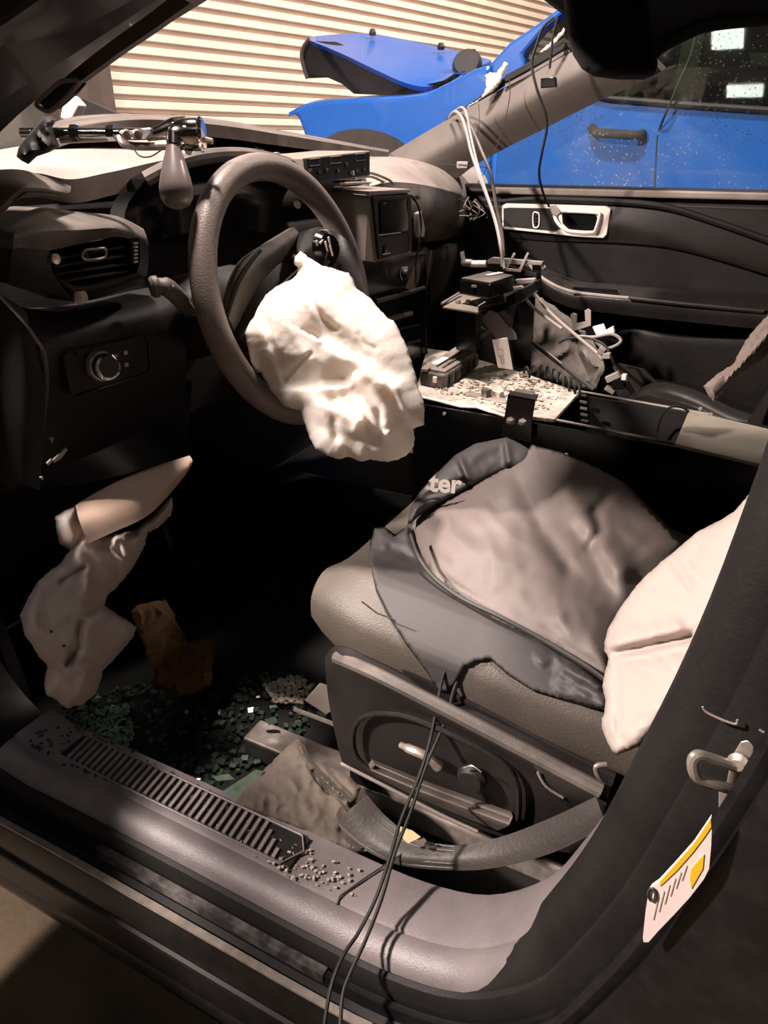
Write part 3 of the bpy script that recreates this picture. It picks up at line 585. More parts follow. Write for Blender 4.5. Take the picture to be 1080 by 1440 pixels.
# air vent pod
vp = [(22, 305), (34, 290), (90, 298), (160, 305), (196, 318), (208, 340), (207, 372), (198, 392), (160, 404), (105, 422), (60, 412), (14, 394), (16, 345)]
vh = obj('vent_pod', MB().sheet([[P(24, 302, x=-.80), P(60, 292, x=-.80), P(110, 298, x=-.80), P(165, 304, x=-.80), P(202, 322, x=-.80)], [P(20, 325, x=-.755), P(62, 318, x=-.745), P(112, 318, x=-.74), P(168, 318, x=-.745), P(206, 332, x=-.765)], [P(18, 350, x=-.75), P(68, 352, x=-.745), P(112, 343, x=-.742), P(168, 333, x=-.745), P(209, 345, x=-.762)]], (-.05, 0, 0), 5, 5), M_dash, db)
obj('vent_pod_side', MB().sheet([[P(18, 348, x=-.75), P(44, 350, x=-.746), P(70, 352, x=-.745)], [P(14, 375, x=-.76), P(44, 380, x=-.752), P(76, 386, x=-.748)], [P(12, 396, x=-.775), P(50, 404, x=-.765), P(104, 423, x=-.76)]], (-.05, 0, 0)), M_trim, vh)
obj('vent_pod_side', MB().sheet([[P(196, 334, x=-.748), P(204, 338, x=-.756), P(209, 345, x=-.77)], [P(197, 365, x=-.748), P(203, 368, x=-.756), P(209, 372, x=-.77)], [P(192, 384, x=-.75), P(200, 386, x=-.758), P(206, 388, x=-.77)]], (-.05, 0, 0)), M_trim, vh)
obj('vent_pod_chin', MB().sheet([[P(76, 386, x=-.748), P(105, 402, x=-.746), P(140, 400, x=-.746), P(194, 383, x=-.75)], [P(100, 410, x=-.752), P(112, 413, x=-.750), P(150, 407, x=-.750), P(200, 390, x=-.756)], [P(104, 424, x=-.77), P(118, 424, x=-.77), P(155, 414, x=-.77), P(204, 396, x=-.775)]], (-.05, 0, 0)), M_trim, vh)
obj('vent_mouth', MB().prism(PP([(68, 352), (112, 343), (168, 333), (197, 332), (198, 366), (194, 384), (140, 402), (105, 404), (78, 388)], x=-.79), (-.03, 0, 0)), M_gloss, vh, smooth=False)
for k, (xa, ya, xb, yb) in enumerate([(72, 364, 182, 344), (76, 374, 183, 357), (80, 384, 184, 369), (88, 394, 180, 380)]):
    a, b = P(xa, ya, x=-.752), P(xb, yb, x=-.755)
    obj('vane', MB().prism([a, b, b+Vector((-.028, 0, .006)), a+Vector((-.028, 0, .006))], (0, 0, -.0025)), M_blk, vh, smooth=False)
obj('vane_tab', MB().tube(cr(PP([(116, 360), (120, 352), (134, 350), (147, 349), (149, 357), (144, 363), (122, 365)], x=-.742), 3, True), .0016, 6, closed=True), M_steel, vh)
obj('vane_tab_grip', MB().prism(PP([(118, 356), (123, 354), (127, 363), (122, 365)], x=-.742), (-.006, 0, 0)), M_chrome, vh, smooth=False)
obj('vane_pivot', MB().lathe([(.0, 0), (.006, 0), (.006, .004), (0, .005)], P(76, 364, x=-.745), (1, 0, 0), 12), M_steel, vh)
obj('thumbwheel_slot', MB().prism(PP([(184, 335), (195, 334), (195, 372), (184, 374)], x=-.7475), (-.004, 0, 0)), M_gloss, vh, smooth=False)
for k in range(6): obj('thumbwheel_rib', MB().box(P(189, 342+k*5.2, x=-.746), (.006, .007, .0022)), M_steel, vh, smooth=False)
obj('chin_tab', MB().lathe([(0, 0), (.010, .001), (.009, .004), (0, .005)], P(112, 418, x=-.75), (1, -.1, .3), 12), M_steel, vh)
# lower dash face
lowr = [[P(20, 430, x=-.80), P(80, 438, x=-.80), P(150, 430, x=-.80), P(225, 412, x=-.80), P(262, 405, x=-.80)], [P(48, 480, x=-.775), P(95, 478, x=-.772), P(150, 466, x=-.77), P(215, 450, x=-.77), P(262, 440, x=-.78)], [P(68, 560, x=-.79), P(96, 562, x=-.785), P(150, 552, x=-.78), P(212, 530, x=-.78), P(262, 520, x=-.79)], [P(52, 650, x=-.84), P(96, 650, x=-.84), P(150, 630, x=-.84), P(215, 600, x=-.84), P(262, 590, x=-.84)]]
obj('lower_dash', MB().sheet(lowr, (-.05, 0, 0), 5, 5), M_blk, db)
obj('dash_end_cap', MB().sheet([[P(-30, 396, y=-.345), P(0, 418, y=-.335), P(30, 448, y=-.325), P(58, 488, y=-.305)], [P(-30, 402, y=-.33), P(12, 420, y=-.318), P(46, 446, y=-.30), P(92, 486, y=-.262)]], (-.03, .01, -.01)), M_dash, db)
obj('dash_end_panel', MB().sheet([[P(-30, 404, y=-.347), P(0, 425, y=-.340), P(32, 456, y=-.330), P(60, 492, y=-.310)], [P(-30, 520, y=-.347), P(0, 530, y=-.345), P(35, 540, y=-.335), P(64, 560, y=-.315)], [P(-30, 680, y=-.347), P(0, 680, y=-.345), P(30, 680, y=-.335), P(56, 690, y=-.315)]], (-.03, .012, 0)), M_blk, db)
obj('end_cap_edge', MB().tube(cr([P(-10, 408, y=-.350), P(16, 434, y=-.342), P(38, 458, y=-.334), P(60, 490, y=-.318)], 4), .0018, 6), M_tan, db)
obj('dash_end_edge', MB().tube(cr([P(60, 490, y=-.314), P(66, 530, y=-.312), P(63, 575, y=-.31), P(54, 640, y=-.31)], 4), .003, 6), M_dash, db)
sw = obj('switch_panel', MB().prism(PP([(90, 502), (96, 495), (203, 474), (209, 480), (211, 520), (205, 526), (108, 557), (100, 552)], x=-.765), (-.02, 0, 0)), M_blk, db, smooth=False, bevel=.003)
obj('switch_panel_rim', MB().tube(PP([(90, 502), (96, 495), (203, 474), (209, 480), (211, 520), (205, 526), (108, 557), (100, 552)], x=-.7645), .0014, 6, closed=True), M_trim, sw)
kc = P(138, 514, x=-.765)
obj('light_knob', MB().lathe([(.019, 0), (.020, .006), (.0185, .010), (.0185, .013)], kc, (1, -.25, .1), 28), M_steel, sw)
obj('light_knob_ring', MB().lathe([(.0165, .013), (.0178, .016), (.0172, .026), (.014, .0275)], kc, (1, -.25, .1), 28), M_chrome, sw)
obj('light_knob_cap', MB().lathe([(.0135, .026), (.0135, .0285), (.006, .029), (.0, .029)], kc, (1, -.25, .1), 24), M_blk, sw)
for k, (x, y) in enumerate([(163, 500), (164, 508), (164, 516), (165, 524), (177, 496), (178, 513)]):
    obj('icon', MB().box(P(x, y, x=-.7645), (.001, .004 if k < 4 else .006, .003 if k < 4 else .005)), M_ink, sw, smooth=False)
obj('panel_slot', MB().prism(PP([(108, 494), (200, 472), (200, 478), (108, 500)], x=-.763), (-.01, 0, 0)), M_trim, sw, smooth=False)
# left knee cover, broken brackets
obj('knee_cover', MB().sheet([[P(70, 600, x=-.83), P(140, 575, x=-.83), P(225, 545, x=-.83), P(270, 535, x=-.83)], [P(40, 690, x=-.86), P(120, 680, x=-.87), P(200, 660, x=-.87), P(262, 640, x=-.87)]], (-.03, 0, 0)), M_gloss, db)
for q in ([(74, 648), (93, 630), (95, 633), (86, 645), (76, 651)], [(66, 652), (72, 646), (73, 650), (68, 655)], [(70, 616), (76, 616), (74, 624)], [(56, 672), (60, 671), (62, 676)]):
    obj('broken_clip', MB().prism(PP(q, x=-.79), (-.004, .002, 0)), M_cable, db, smooth=False)
# centre stack
obj('centre_stack', MB().prism([P(470, 372, x=-.735), P(600, 352, x=-.735), P(604, 440, x=-.735), P(600, 600, x=-.735), P(560, 640, x=-.735), P(480, 600, x=-.735)], (-.09, .0, 0)), M_gloss, db, smooth=False, bevel=.006)
obj('stack_edge', MB().tube(cr([P(607, 352, x=-.73), P(602, 385, x=-.728), P(598, 440, x=-.728), P(600, 500, x=-.728)], 4), .0022, 6), M_rub, db)
obj('stack_side_trim', MB().sheet([[P(592, 352, x=-.74), P(600, 348, x=-.74), P(609, 360, x=-.76)], [P(582, 375, x=-.735), P(592, 378, x=-.735), P(606, 382, x=-.75)], [P(570, 405, x=-.735), P(585, 410, x=-.735), P(598, 408, x=-.75)]], (-.012, 0, 0)), M_dash, db)
obj('stack_shelf', MB().tube(cr([P(528, 424, x=-.72), P(552, 418, x=-.715), P(580, 410, x=-.712), P(596, 405, x=-.72)], 4), .005, 8), M_trim, db)
obj('disc_slot', MB().prism(PP([(534, 450), (580, 437), (581, 443), (536, 456)], x=-.728), (-.02, 0, 0)), M_dash, db, smooth=False)
obj('disc_slot_light', MB().prism(PP([(568, 440), (580, 437), (581, 441), (570, 444)], x=-.726), (-.006, 0, 0)), M_cable, db, smooth=False)
obj('volume_knob', MB().lathe([(.012, 0), (.013, .003), (.010, .012), (.0, .012)], P(568, 385, x=-.735), (1, 0, .1), 20), M_blk, db)
obj('volume_ring', MB().tube(cr([P(573, 376, x=-.722), P(566, 377, x=-.722), P(563, 386, x=-.722), P(566, 394, x=-.722)], 4), .0012, 6), M_steel, db)
for i in range(3):
    obj('stack_rib', MB().prism(PP([(520, 470+i*22), (592, 455+i*22), (592, 458+i*22), (520, 474+i*22)], x=-.731), (-.006, 0, 0)), M_blk, db, smooth=False)
# passenger side bulge
bulge = [[P(505, 216, x=-1.02), P(545, 219, x=-1.02), P(600, 222, x=-1.02), P(645, 228, x=-1.02), P(672, 236, x=-1.0)],
         [P(505, 232, x=-.88), P(548, 228, x=-.86), P(600, 232, x=-.86), P(650, 243, x=-.86), P(686, 258, x=-.88)],
         [P(520, 262, x=-.79), P(552, 256, x=-.77), P(596, 260, x=-.76), P(636, 270, x=-.77), P(658, 280, x=-.80)],
         [P(535, 305, x=-.78), P(570, 302, x=-.755), P(600, 304, x=-.745), P(632, 308, x=-.755), P(654, 312, x=-.79)],
         [P(545, 345, x=-.82), P(575, 342, x=-.80), P(602, 340, x=-.79), P(630, 336, x=-.80), P(652, 330, x=-.83)]]
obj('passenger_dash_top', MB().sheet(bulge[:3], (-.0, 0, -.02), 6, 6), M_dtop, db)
obj('passenger_dash_face', MB().sheet(bulge[2:], (-.03, 0, 0), 6, 6), M_dash, db)
obj('glove_box', MB().sheet([[P(606, 352, x=-.78), P(640, 344, x=-.78), P(690, 330, x=-.80)], [P(604, 380, x=-.77), P(640, 370, x=-.77), P(690, 352, x=-.79)], [P(606, 430, x=-.79), P(640, 425, x=-.79), P(692, 400, x=-.81)], [P(610, 500, x=-.86), P(640, 500, x=-.86), P(692, 470, x=-.88)]], (-.03, 0, 0)), M_blk, db)
obj('end_trim', MB().sheet([[P(660, 262, x=-.85), P(676, 268, x=-.84), P(697, 282, x=-.84)], [P(672, 282, x=-.80), P(684, 285, x=-.80), P(702, 296, x=-.80)], [P(676, 298, x=-.80), P(688, 305, x=-.80), P(704, 310, x=-.80)]], (-.02, 0, -.01)), M_dash, db)

# ================================================================== STEERING
C0 = Vector((-.6201, 0, 1.1092)); TL, YW, RW, RR = .2607, -.0427, .1708, .0179
AX = Vector((math.cos(TL)*math.cos(YW), math.cos(TL)*math.sin(YW), math.sin(TL)))
WU = Vector((0, 0, 1)).cross(AX).normalized(); WV = AX.cross(WU)
def wp(r, ang, h=0): return C0+(WU*math.cos(ang)+WV*math.sin(ang))*r+AX*h
sw_ = thing('steering_wheel', 'grey-brown leather steering wheel with burst airbag hub', 'steering wheel', tuple(C0-AX*.03))
obj('rim', MB().tube([wp(RW, i/64*2*math.pi) for i in range(64)], RR, 14, closed=True, upv=AX), mat('wheel_leather', (.19, .155, .14), .42, var=.22, scale=10, bump=.3, bscale=500), sw_)
# hub dish, spokes
hub = [(.0, -.065), (.045, -.065), (.05, -.05), (.045, -.036), (.03, -.04), (.0, -.045)]
obj('hub', MB().lathe(hub, C0, AX, 28), M_gloss, sw_)
# left spoke as a broad twin-ridged panel
def WPn(x, y, h): return PN(x, y, C0+AX*h, AX)
sl = [[WPn(x, y, -.016) for x, y in [(316, 436), (328, 396), (344, 366), (372, 345), (414, 319)]], [WPn(x, y, -.008) for x, y in [(322, 448), (340, 406), (358, 378), (385, 356), (422, 330)]], [WPn(x, y, -.014) for x, y in [(330, 466), (352, 422), (371, 392), (396, 368), (434, 346)]]]
lsp = obj('left_spoke', MB().sheet(sl, AX*-.012, 6, 5), M_dash, sw_)
obj('spoke_groove', MB().tube(cr([WPn(x, y, -.008) for x, y in [(319, 444), (333, 402), (350, 372), (366, 352)]], 5), .0028, 6), M_blk, lsp)
sd2 = [[WPn(x, y, -.015) for x, y in [(331, 466), (352, 423), (372, 392), (397, 368), (434, 346)]], [WPn(x, y, -.004) for x, y in [(340, 480), (364, 444), (386, 414), (408, 392), (444, 360)]], [WPn(x, y, -.012) for x, y in [(360, 500), (380, 470), (400, 440), (424, 410), (455, 380)]]]
obj('spoke_cover', MB().sheet(sd2, AX*-.012, 6, 5), M_trim, sw_)
obj('spoke_cover_edge', MB().tube(cr([WPn(x, y, .0) for x, y in [(366, 444), (386, 412), (410, 388), (444, 358)]], 5), .002, 6), M_pill, sw_)
obj('right_spoke', MB().sheet([[P(425, 330, y=.05), P(455, 322, y=.05), P(478, 330, y=.06), P(500, 350, y=.05)], [P(420, 352, y=.03), P(452, 350, y=.03), P(480, 362, y=.04), P(508, 385, y=.04)], [P(424, 385, y=.02), P(455, 390, y=.02), P(485, 405, y=.03), P(515, 425, y=.02)]], (-.02, .02, 0), 5, 5), M_trim, sw_)
obj('lower_spoke', MB().prism([wp(.06, -2.2, -.02), wp(.165, -2.05, -.003), wp(.165, -1.75, -.003), wp(.06, -1.5, -.02)], AX*-.012), M_blk, sw_, smooth=False, bevel=.003)
btn = obj('button_pod', MB().lathe([(.0, 0), (.022, 0), (.024, .004), (.018, .012), (0, .013)], P(456, 350, y=.015), AX+Vector((0, -.25, 0)), 20), M_gloss, sw_)
for (x, y, w, h) in [(446, 343, .004, .010), (452, 340, .009, .003), (459, 346, .003, .014), (463, 338, .003, .010), (448, 355, .006, .004), (466, 352, .003, .016)]:
    obj('button', MB().box(P(x, y, y=-.005), (.003, w, h), Matrix.Rotation(.4, 3, 'X')), M_steel, btn, smooth=False, bevel=.0008)
obj('wiring', MB().tube(cr([P(430, 362, y=-.02), P(442, 370, y=-.01), P(452, 378, y=0), P(462, 352, y=.0)], 4), .0014, 5), M_dk, sw_)
sc_ = thing('steering_column', 'black steering column with grey turn-signal stalk left of the wheel', 'steering column', (-.78, 0, 1.05))
obj('shroud', MB().tube([C0-AX*.062, C0-AX*.10, C0-AX*.2, C0-AX*.32], [.045, .06, .065, .07], 16), M_blk, sc_)
stk = [P(214, 404, d=.98), P(228, 402, d=.985), P(240, 408, d=.995), P(254, 422, d=1.02), P(262, 432, d=1.05), P(285, 445, d=1.12)]
obj('stalk', MB().tube(cr(stk, 5), [.0105]*6+[.0125]*5+[.0125]*5+[.010]*5+[.007]*5, 12), M_dash, sc_)
obj('stalk_cap', MB().lathe([(.0, -.004), (.011, -.003), (.0145, .001), (.0145, .007), (.011, .010)], P(214, 404, d=.978), (ray(228, 402)*.985-ray(214, 404)*.98), 20), M_dash, sc_)
obj('stalk_marks', MB().box(P(240, 404, d=.977), (.010, .002, .003), Matrix.Rotation(-.5, 3, 'Y')), M_ink, sc_, smooth=False)

# burst driver airbag
bag = [(423, 353), (433, 361), (443, 368), (454, 374), (470, 378), (490, 384), (497, 394), (501, 405), (521, 420), (538, 440), (545, 448), (553, 450), (560, 462), (566, 475), (573, 490), (577, 503), (582, 519), (586, 533), (589, 547), (594, 558), (597, 573), (596, 598), (588, 600), (581, 604), (583, 615), (582, 627), (573, 639), (560, 646), (545, 650), (521, 646), (507, 649), (498, 645), (488, 642), (477, 646), (460, 641), (444, 631), (436, 617), (431, 602), (426, 590), (423, 577), (410, 574), (400, 571), (389, 558), (380, 548), (374, 537), (366, 524), (360, 524), (353, 509), (349, 492), (344, 468), (350, 455), (358, 444), (365, 428), (374, 415), (388, 403), (402, 396), (412, 392), (417, 386), (419, 376), (413, 371), (415, 361)]
bd_ = fitd([(423, 355, .99), (345, 470, .97), (595, 575, .98), (520, 645, 1.0), (440, 620, 1.0), (470, 500, .955), (400, 560, .99), (560, 450, 1.0)])
mb = pillow(bag, bd_, .055, edge=60, step=3,
    bumps=[([(432, 563), (455, 570), (480, 580), (503, 592)], 9, .014), ([(503, 592), (500, 604)], 7, .008), ([(425, 370), (445, 410), (470, 440), (500, 470), (545, 520)], 36, .012),
           ([(372, 420), (366, 460), (376, 500), (396, 540)], 11, .010), ([(452, 540), (450, 515), (430, 500)], 12, .006), ([(470, 560), (500, 548), (520, 560)], 9, -.005), ([(520, 565), (545, 600), (540, 630)], 18, .010), ([(560, 545), (575, 580), (570, 610)], 9, .012),
           ([(432, 405), (442, 430), (455, 450), (472, 462)], 4, -.0045), ([(374, 440), (381, 480), (392, 510), (403, 538)], 3.5, -.005), ([(403, 536), (420, 515), (436, 498)], 3, -.005), ([(505, 470), (512, 483), (528, 490)], 3.0, -.0022),
           ([(470, 592), (474, 618)], 7, -.007), ([(480, 530), (505, 545), (530, 570), (535, 600)], 6, -.005), ([(450, 600), (470, 612)], 6, -.004), ([(532, 610), (550, 600), (565, 588)], 4, -.005), ([(390, 440), (402, 432), (418, 425)], 3.5, -.002), ([(518, 445), (530, 465), (545, 480)], 2.5, -.0015), ([(532, 440), (544, 458)], 2.5, -.0012)],
    steps=[([(585, 530), (560, 535), (535, 528), (515, 512), (498, 502), (478, 492), (458, 482)], 9, .0125, 34), ([(405, 545), (430, 543), (462, 542), (485, 540), (500, 528)], 6, -.010, 20), ([(424, 577), (450, 590), (490, 610), (540, 618), (580, 605)], 8, .010, 26)],
    wrinkle=(.0018, 24, 2.6, .7), seed=3, rag=.6, back=.2)
ab = obj('driver_airbag', mb, M_bag, None, angle=180); tag(ab, 'crumpled white deflated airbag hanging from the steering wheel', 'airbag')

# ================================================================== SPOTLIGHT HANDLE ON THE DASH
sd = .90
spl = thing('spotlight_control', 'chrome spotlight control arm with grey pear-shaped grip above the dashboard', 'spotlight handle', tuple(P(150, 230, d=sd)))
obj('arm_tube', MB().tube([P(30, 187, d=sd), P(248, 188, d=sd)], .0062, 16), M_chrome, spl)
obj('arm_tube_lower', MB().tube([P(85, 196, d=sd+.01), P(165, 193, d=sd+.01)], .0048, 12), M_steel, spl)
for x, r, l in ((100, .0095, .008), (108, .0085, .004), (151, .0088, .009)):
    obj('collar', MB().tube([P(x, 187, d=sd), P(x+l*1100, 187, d=sd)], r, 6), M_chrome, spl)
obj('joint_plate', MB().prism([P(x, y, d=sd-.010) for x, y in [(166, 181), (214, 179), (216, 186), (206, 197), (176, 198), (168, 190)]], ray(190, 190)*.018), M_chrome, spl, bevel=.002)
for x in (178, 193):
    obj('joint_screw', MB().lathe([(.0062, 0), (.0062, .003), (.004, .0045)], P(x, 189, d=sd-.010), -ray(x, 189), 12), M_steel, spl)
obj('lower_jaw', MB().tube(cr([P(168, 192, d=sd), P(176, 203, d=sd), P(200, 206, d=sd), P(238, 205, d=sd)], 4), .0048, 10), M_steel, spl)
obj('head_arm', MB().tube(cr([P(206, 192, d=sd), P(225, 186, d=sd), P(245, 180, d=sd), P(262, 178, d=sd)], 4), [.006, .006, .007, .008, .008, .009, .010, .011, .012, .012, .012, .012, .012], 14), M_chrome, spl)
obj('head', MB().lathe([(.0, -.022), (.010, -.021), (.0165, -.012), (.0185, 0), (.0185, .012), (.016, .02), (.0, .021)], P(264, 189, d=sd), RT, 24), M_chrome, spl)
obj('head_ring', MB().tube([P(283, 189, d=sd)+(UP*math.cos(t/20*6.283)+FW*math.sin(t/20*6.283))*.018 for t in range(20)], .0022, 6, closed=True), M_chrome, spl)
obj('neck', MB().tube([P(245, 190, d=sd-.005), P(245, 208, d=sd-.01)], .0095, 12), M_chrome, spl)
gp = [(.0075, 0), (.009, .006), (.0135, .022), (.0178, .040), (.0205, .054), (.0195, .064), (.0150, .0725), (.008, .0765), (0, .0775)]
obj('pear_grip', MB().lathe(gp, P(243.5, 203, d=sd-.01), (ray(250, 300)-ray(243.5, 205)), 24), mat('grip_plastic', (.19, .155, .15), .3, var=.08), spl)
obj('switch_wire', MB().tube(cr([P(186, 205, d=sd-.01), P(196, 219, d=sd-.01), P(212, 220, d=sd-.01), P(228, 210, d=sd-.01)], 4), .0009, 5), M_cord, spl)
obj('ring_lug', MB().prism([P(x, y, d=sd) for x, y in [(258, 209), (273, 208), (268, 219), (262, 217)]], ray(265, 212)*.01), M_chrome, spl, smooth=False)
obj('bolt_end', MB().tube([P(286, 196, d=sd), P(299, 199, d=sd)], .0035, 8), M_steel, spl)
bt = pillow([(30, 226), (23, 220), (26, 208), (38, 192), (50, 178), (60, 164), (72, 163), (80, 168), (74, 178), (78, 192), (84, 206), (70, 214), (52, 220), (40, 231)], lambda x, y: np.full(np.shape(x), sd-.012), .02, edge=14, step=3, wrinkle=(.004, 16, 2, 1.0), back=1.5, seed=5)
tag(obj('rubber_boot', bt, M_rub), 'torn black rubber boot around the chrome arm at the pillar', 'rubber boot')

# things standing on the dash / beyond the glass
tag(obj('white_box', MB().prism(PP([(84, 166), (88, 146), (97, 134), (110, 148), (99, 170)], y=.62), (.0, .03, .0)), M_white, bevel=.004), 'small white box beyond the windscreen base by the left pillar', 'box')
tag(obj('grey_wedge', MB().prism(PP([(113, 141), (116, 139), (165, 160), (170, 162), (150, 163), (114, 162)], y=.9), (.0, .02, 0)), M_trim, smooth=False), 'dark grey wedge standing beyond the windscreen', 'board')
wa = cr([P(286, 192, x=-1.20), P(300, 183, x=-1.2), P(318, 182, x=-1.2), P(360, 192, x=-1.2), P(420, 201, x=-1.18), P(520, 211, x=-1.15)], 4)
wb = cr([P(286, 208, x=-1.08), P(300, 205, x=-1.08), P(330, 204, x=-1.08), P(370, 203, x=-1.08), P(430, 207, x=-1.08), P(520, 213, x=-1.08)], 4)
tag(obj('wiper_cowl', MB().sheet([wa[::4], wb[::4]], (0, 0, -.008), 4, 4), M_gloss), 'black cowl panel lying along the windscreen base', 'cowl panel')
tag(obj('wiper', MB().tube(cr([P(296, 179, x=-1.22), P(330, 184, x=-1.22), P(400, 196, x=-1.2), P(440, 202, x=-1.2)], 4), .004, 6), M_tan), 'thin tan wiper arm along the top of the black cowl', 'wiper')
tag(obj('dash_cable', MB().tube(cr([P(352, 214, x=-.93), P(360, 208, x=-.93), P(372, 213, x=-.92), P(384, 218, x=-.9), P(398, 222, x=-.88), P(404, 232, x=-.82), P(408, 240, x=-.80)], 5), .0018, 6), M_cord), 'thin black cable looped behind the steering wheel on the dash', 'cable')
tag(obj('cable_clip', MB().prism(PP([(380, 217), (392, 214), (402, 222), (396, 230), (384, 228)], x=-.86), (-.01, 0, .0)), M_cable, bevel=.001), 'small grey cable clip left of the radio box', 'clip')

# ================================================================== RADIO CONTROL BOX
rb = thing('siren_control_box', 'dusty black radio control box lying on top of the dash', 'radio box', tuple(P(470, 256, x=-.78)))
ff = [P(426, 222, x=-.74), P(520, 212, x=-.74), P(520, 248, x=-.74), P(446, 257, x=-.74), P(430, 250, x=-.74)]
obj('case', MB().prism(ff, (-.12, 0, 0)), M_tan, rb, smooth=False, bevel=.002)
obj('front_panel', MB().prism([P(428, 224, x=-.739), P(518, 214, x=-.739), P(518, 246, x=-.739), P(448, 255, x=-.739), P(432, 249, x=-.739)], (.003, 0, 0)), M_blk, rb, smooth=False)
for i, x in enumerate((443, 472, 507)):
    y = 229-(x-443)*.11
    obj('display_window', MB().tube(PP([(x-7, y-5), (x+7, y-6.5), (x+7, y+3), (x-7, y+4.5)], x=-.735), .0007, 5, closed=True), M_tan, rb)
for x, y in ((436, 240), (449, 242), (459, 239), (475, 240), (487, 231), (493, 243), (502, 240), (512, 238)):
    obj('key', MB().box(P(x, y, x=-.735), (.003, .008, .0055)), M_dev, rb, smooth=False, bevel=.0007)
obj('warning_tag', MB().box(P(497, 243, x=-.733), (.002, .004, .008)), M_white, rb, smooth=False)
for i, q in enumerate(([(500, 246), (520, 243), (545, 252), (552, 258)], [(498, 252), (520, 248), (540, 256), (551, 260)], [(450, 262), (490, 258), (525, 257)])):
    tag(obj('flat_cable', MB().tube(cr(PP(q, x=-.76-.02*i), 5), .0028, 6), M_cable), ['upper grey cable end leaving the radio box to the right', 'lower grey cable end beside the radio box', 'grey cable lying between radio box and monitor housing'][i], 'cable')

# monitor housing on the stack
mh = thing('monitor_housing', 'tall dusty grey monitor housing with dark screen beside the steering wheel', 'monitor', tuple(P(540, 368, x=-.74)))
cA = P(519, 274, x=-.70); cB = P(577, 271, x=-.70); cC = P(579, 356, x=-.70); cD = P(528, 369, x=-.70); cE = P(514, 368, x=-.70)
obj('case', MB().prism([cA, cB, cC, cD, cE], (-.10, -.0, .006)), M_tan, mh, smooth=False, bevel=.002)
obj('lid', MB().prism([P(464, 268, x=-.79), P(462, 264, x=-.79), P(519, 269, x=-.695), P(577, 266, x=-.695), P(577, 271, x=-.695), P(519, 275, x=-.695)][1:6], (-.1, 0, .004)), M_cable, mh, smooth=False, bevel=.001)
obj('side_panel', MB().prism([P(464, 270, x=-.80), P(519, 275, x=-.701), P(514, 368, x=-.701), P(500, 368, x=-.74)], (0, .006, 0)), M_tan, mh, smooth=False, bevel=.001)
obj('bezel', MB().prism([P(522, 277, x=-.698), P(576, 274, x=-.698), P(577, 353, x=-.698), P(531, 365, x=-.698)], (.004, 0, 0)), M_blk, mh, smooth=False, bevel=.001)
obj('screen', MB().prism([P(534, 282, x=-.693), P(573, 279, x=-.693), P(573, 324, x=-.693), P(535, 329, x=-.693)], (.0015, 0, 0)), M_screen, mh, smooth=False)
obj('screen_ledge', MB().tube([P(533, 331, x=-.692), P(563, 327, x=-.692)], .001, 5), M_cable, mh)
obj('socket', MB().box(P(542, 350, x=-.693), (.004, .012, .014)), M_screen, mh, smooth=False)
obj('socket_edge', MB().tube([P(538, 358, x=-.691), P(549, 356, x=-.691)], .0012, 5), M_cable, mh)
obj('screen_mark', MB().box(P(541, 286, x=-.6912), (.001, .012, .003)), M_dev, mh, smooth=False)
tag(obj('dash_pod', MB().prism(PP([(464, 282), (475, 279), (484, 284), (485, 310), (480, 305)], x=-.775), (-.04, 0, 0)), M_dash, bevel=.003), 'small grey pod wedged between wheel rim and monitor housing', 'switch pod')
tag(obj('side_speaker', MB().prism(PP([(580, 275), (588, 272), (599, 282), (601, 296), (598, 330), (582, 333)], x=-.75), (-.04, 0, 0)), M_blk, bevel=.004), 'small black box on the dash right of the monitor', 'speaker box')
tag(obj('monitor_cable', MB().tube(cr([P(578, 274, x=-.69), P(588, 290, x=-.68), P(592, 315, x=-.68), P(590, 340, x=-.68), P(585, 370, x=-.69), P(586, 405, x=-.70)], 5), .0022, 6), M_cord), 'black cable running down the right side of the monitor', 'cable')
tag(obj('white_plug', MB().prism(PP([(588, 300), (593, 297), (598, 322), (597, 333), (590, 334), (588, 322)], x=-.70), (-.01, 0, 0)), M_cable, bevel=.0015), 'pale plug hanging right of the monitor', 'plug')

# ================================================================== MIRROR
mi = thing('rear_view_mirror', 'black rear-view mirror housing hanging from the roof', 'mirror', tuple(P(850, 110, y=.25)))
mb = pillow([(786, -40), (795, 20), (799, 55), (806, 78), (818, 97), (836, 108), (870, 112), (905, 112), (920, 106), (925, 92), (924, 72), (920, 60), (905, -40)], lambda x, y: np.full(np.shape(x), D(860, 80, y=.25)), .03, edge=18, step=5, back=1.2)
obj('housing', mb, M_head, mi)
obj('mount', MB().tube([P(850, -10, y=.27), Vector((-.36, .30, 1.56))], .02, 10), M_head, mi)

# ================================================================== CABLES OVER THE FAR PILLAR
def wire(name, pts, r, m, lab, cat='cable', n=5): return tag(obj(name, MB().tube(cr(pts, n), r, 7), m), lab, cat)
wire('pale_cable', [P(632, 165, y=1.06), P(639, 157, y=.99), P(648, 163, y=.96), P(656, 185, y=.94), P(663, 215, y=.9), P(675, 250, y=.86), P(690, 290, y=.8), P(700, 325, y=.76), P(706, 360, y=.74), P(709, 378, y=.73)], .0036, M_cable, 'pale grey cable draped over far pillar, left of the pair')
wire('pale_cable', [P(640, 156, y=1.06), P(649, 151, y=.985), P(656, 160, y=.955), P(662, 190, y=.935), P(670, 225, y=.89), P(682, 265, y=.83), P(697, 310, y=.77), P(704, 345, y=.74), P(706, 375, y=.73)], .0030, M_cable, 'pale grey cable draped over far pillar, right of the pair')
wire('dark_cable', [P(652, 160, y=1.0), P(664, 182, y=.97), P(676, 210, y=.94), P(690, 245, y=.92), P(698, 290, y=.92), P(706, 330, y=.92), P(708, 360, y=.92)], .0042, M_dash, 'thick dark grey cable hanging behind the pale pair')
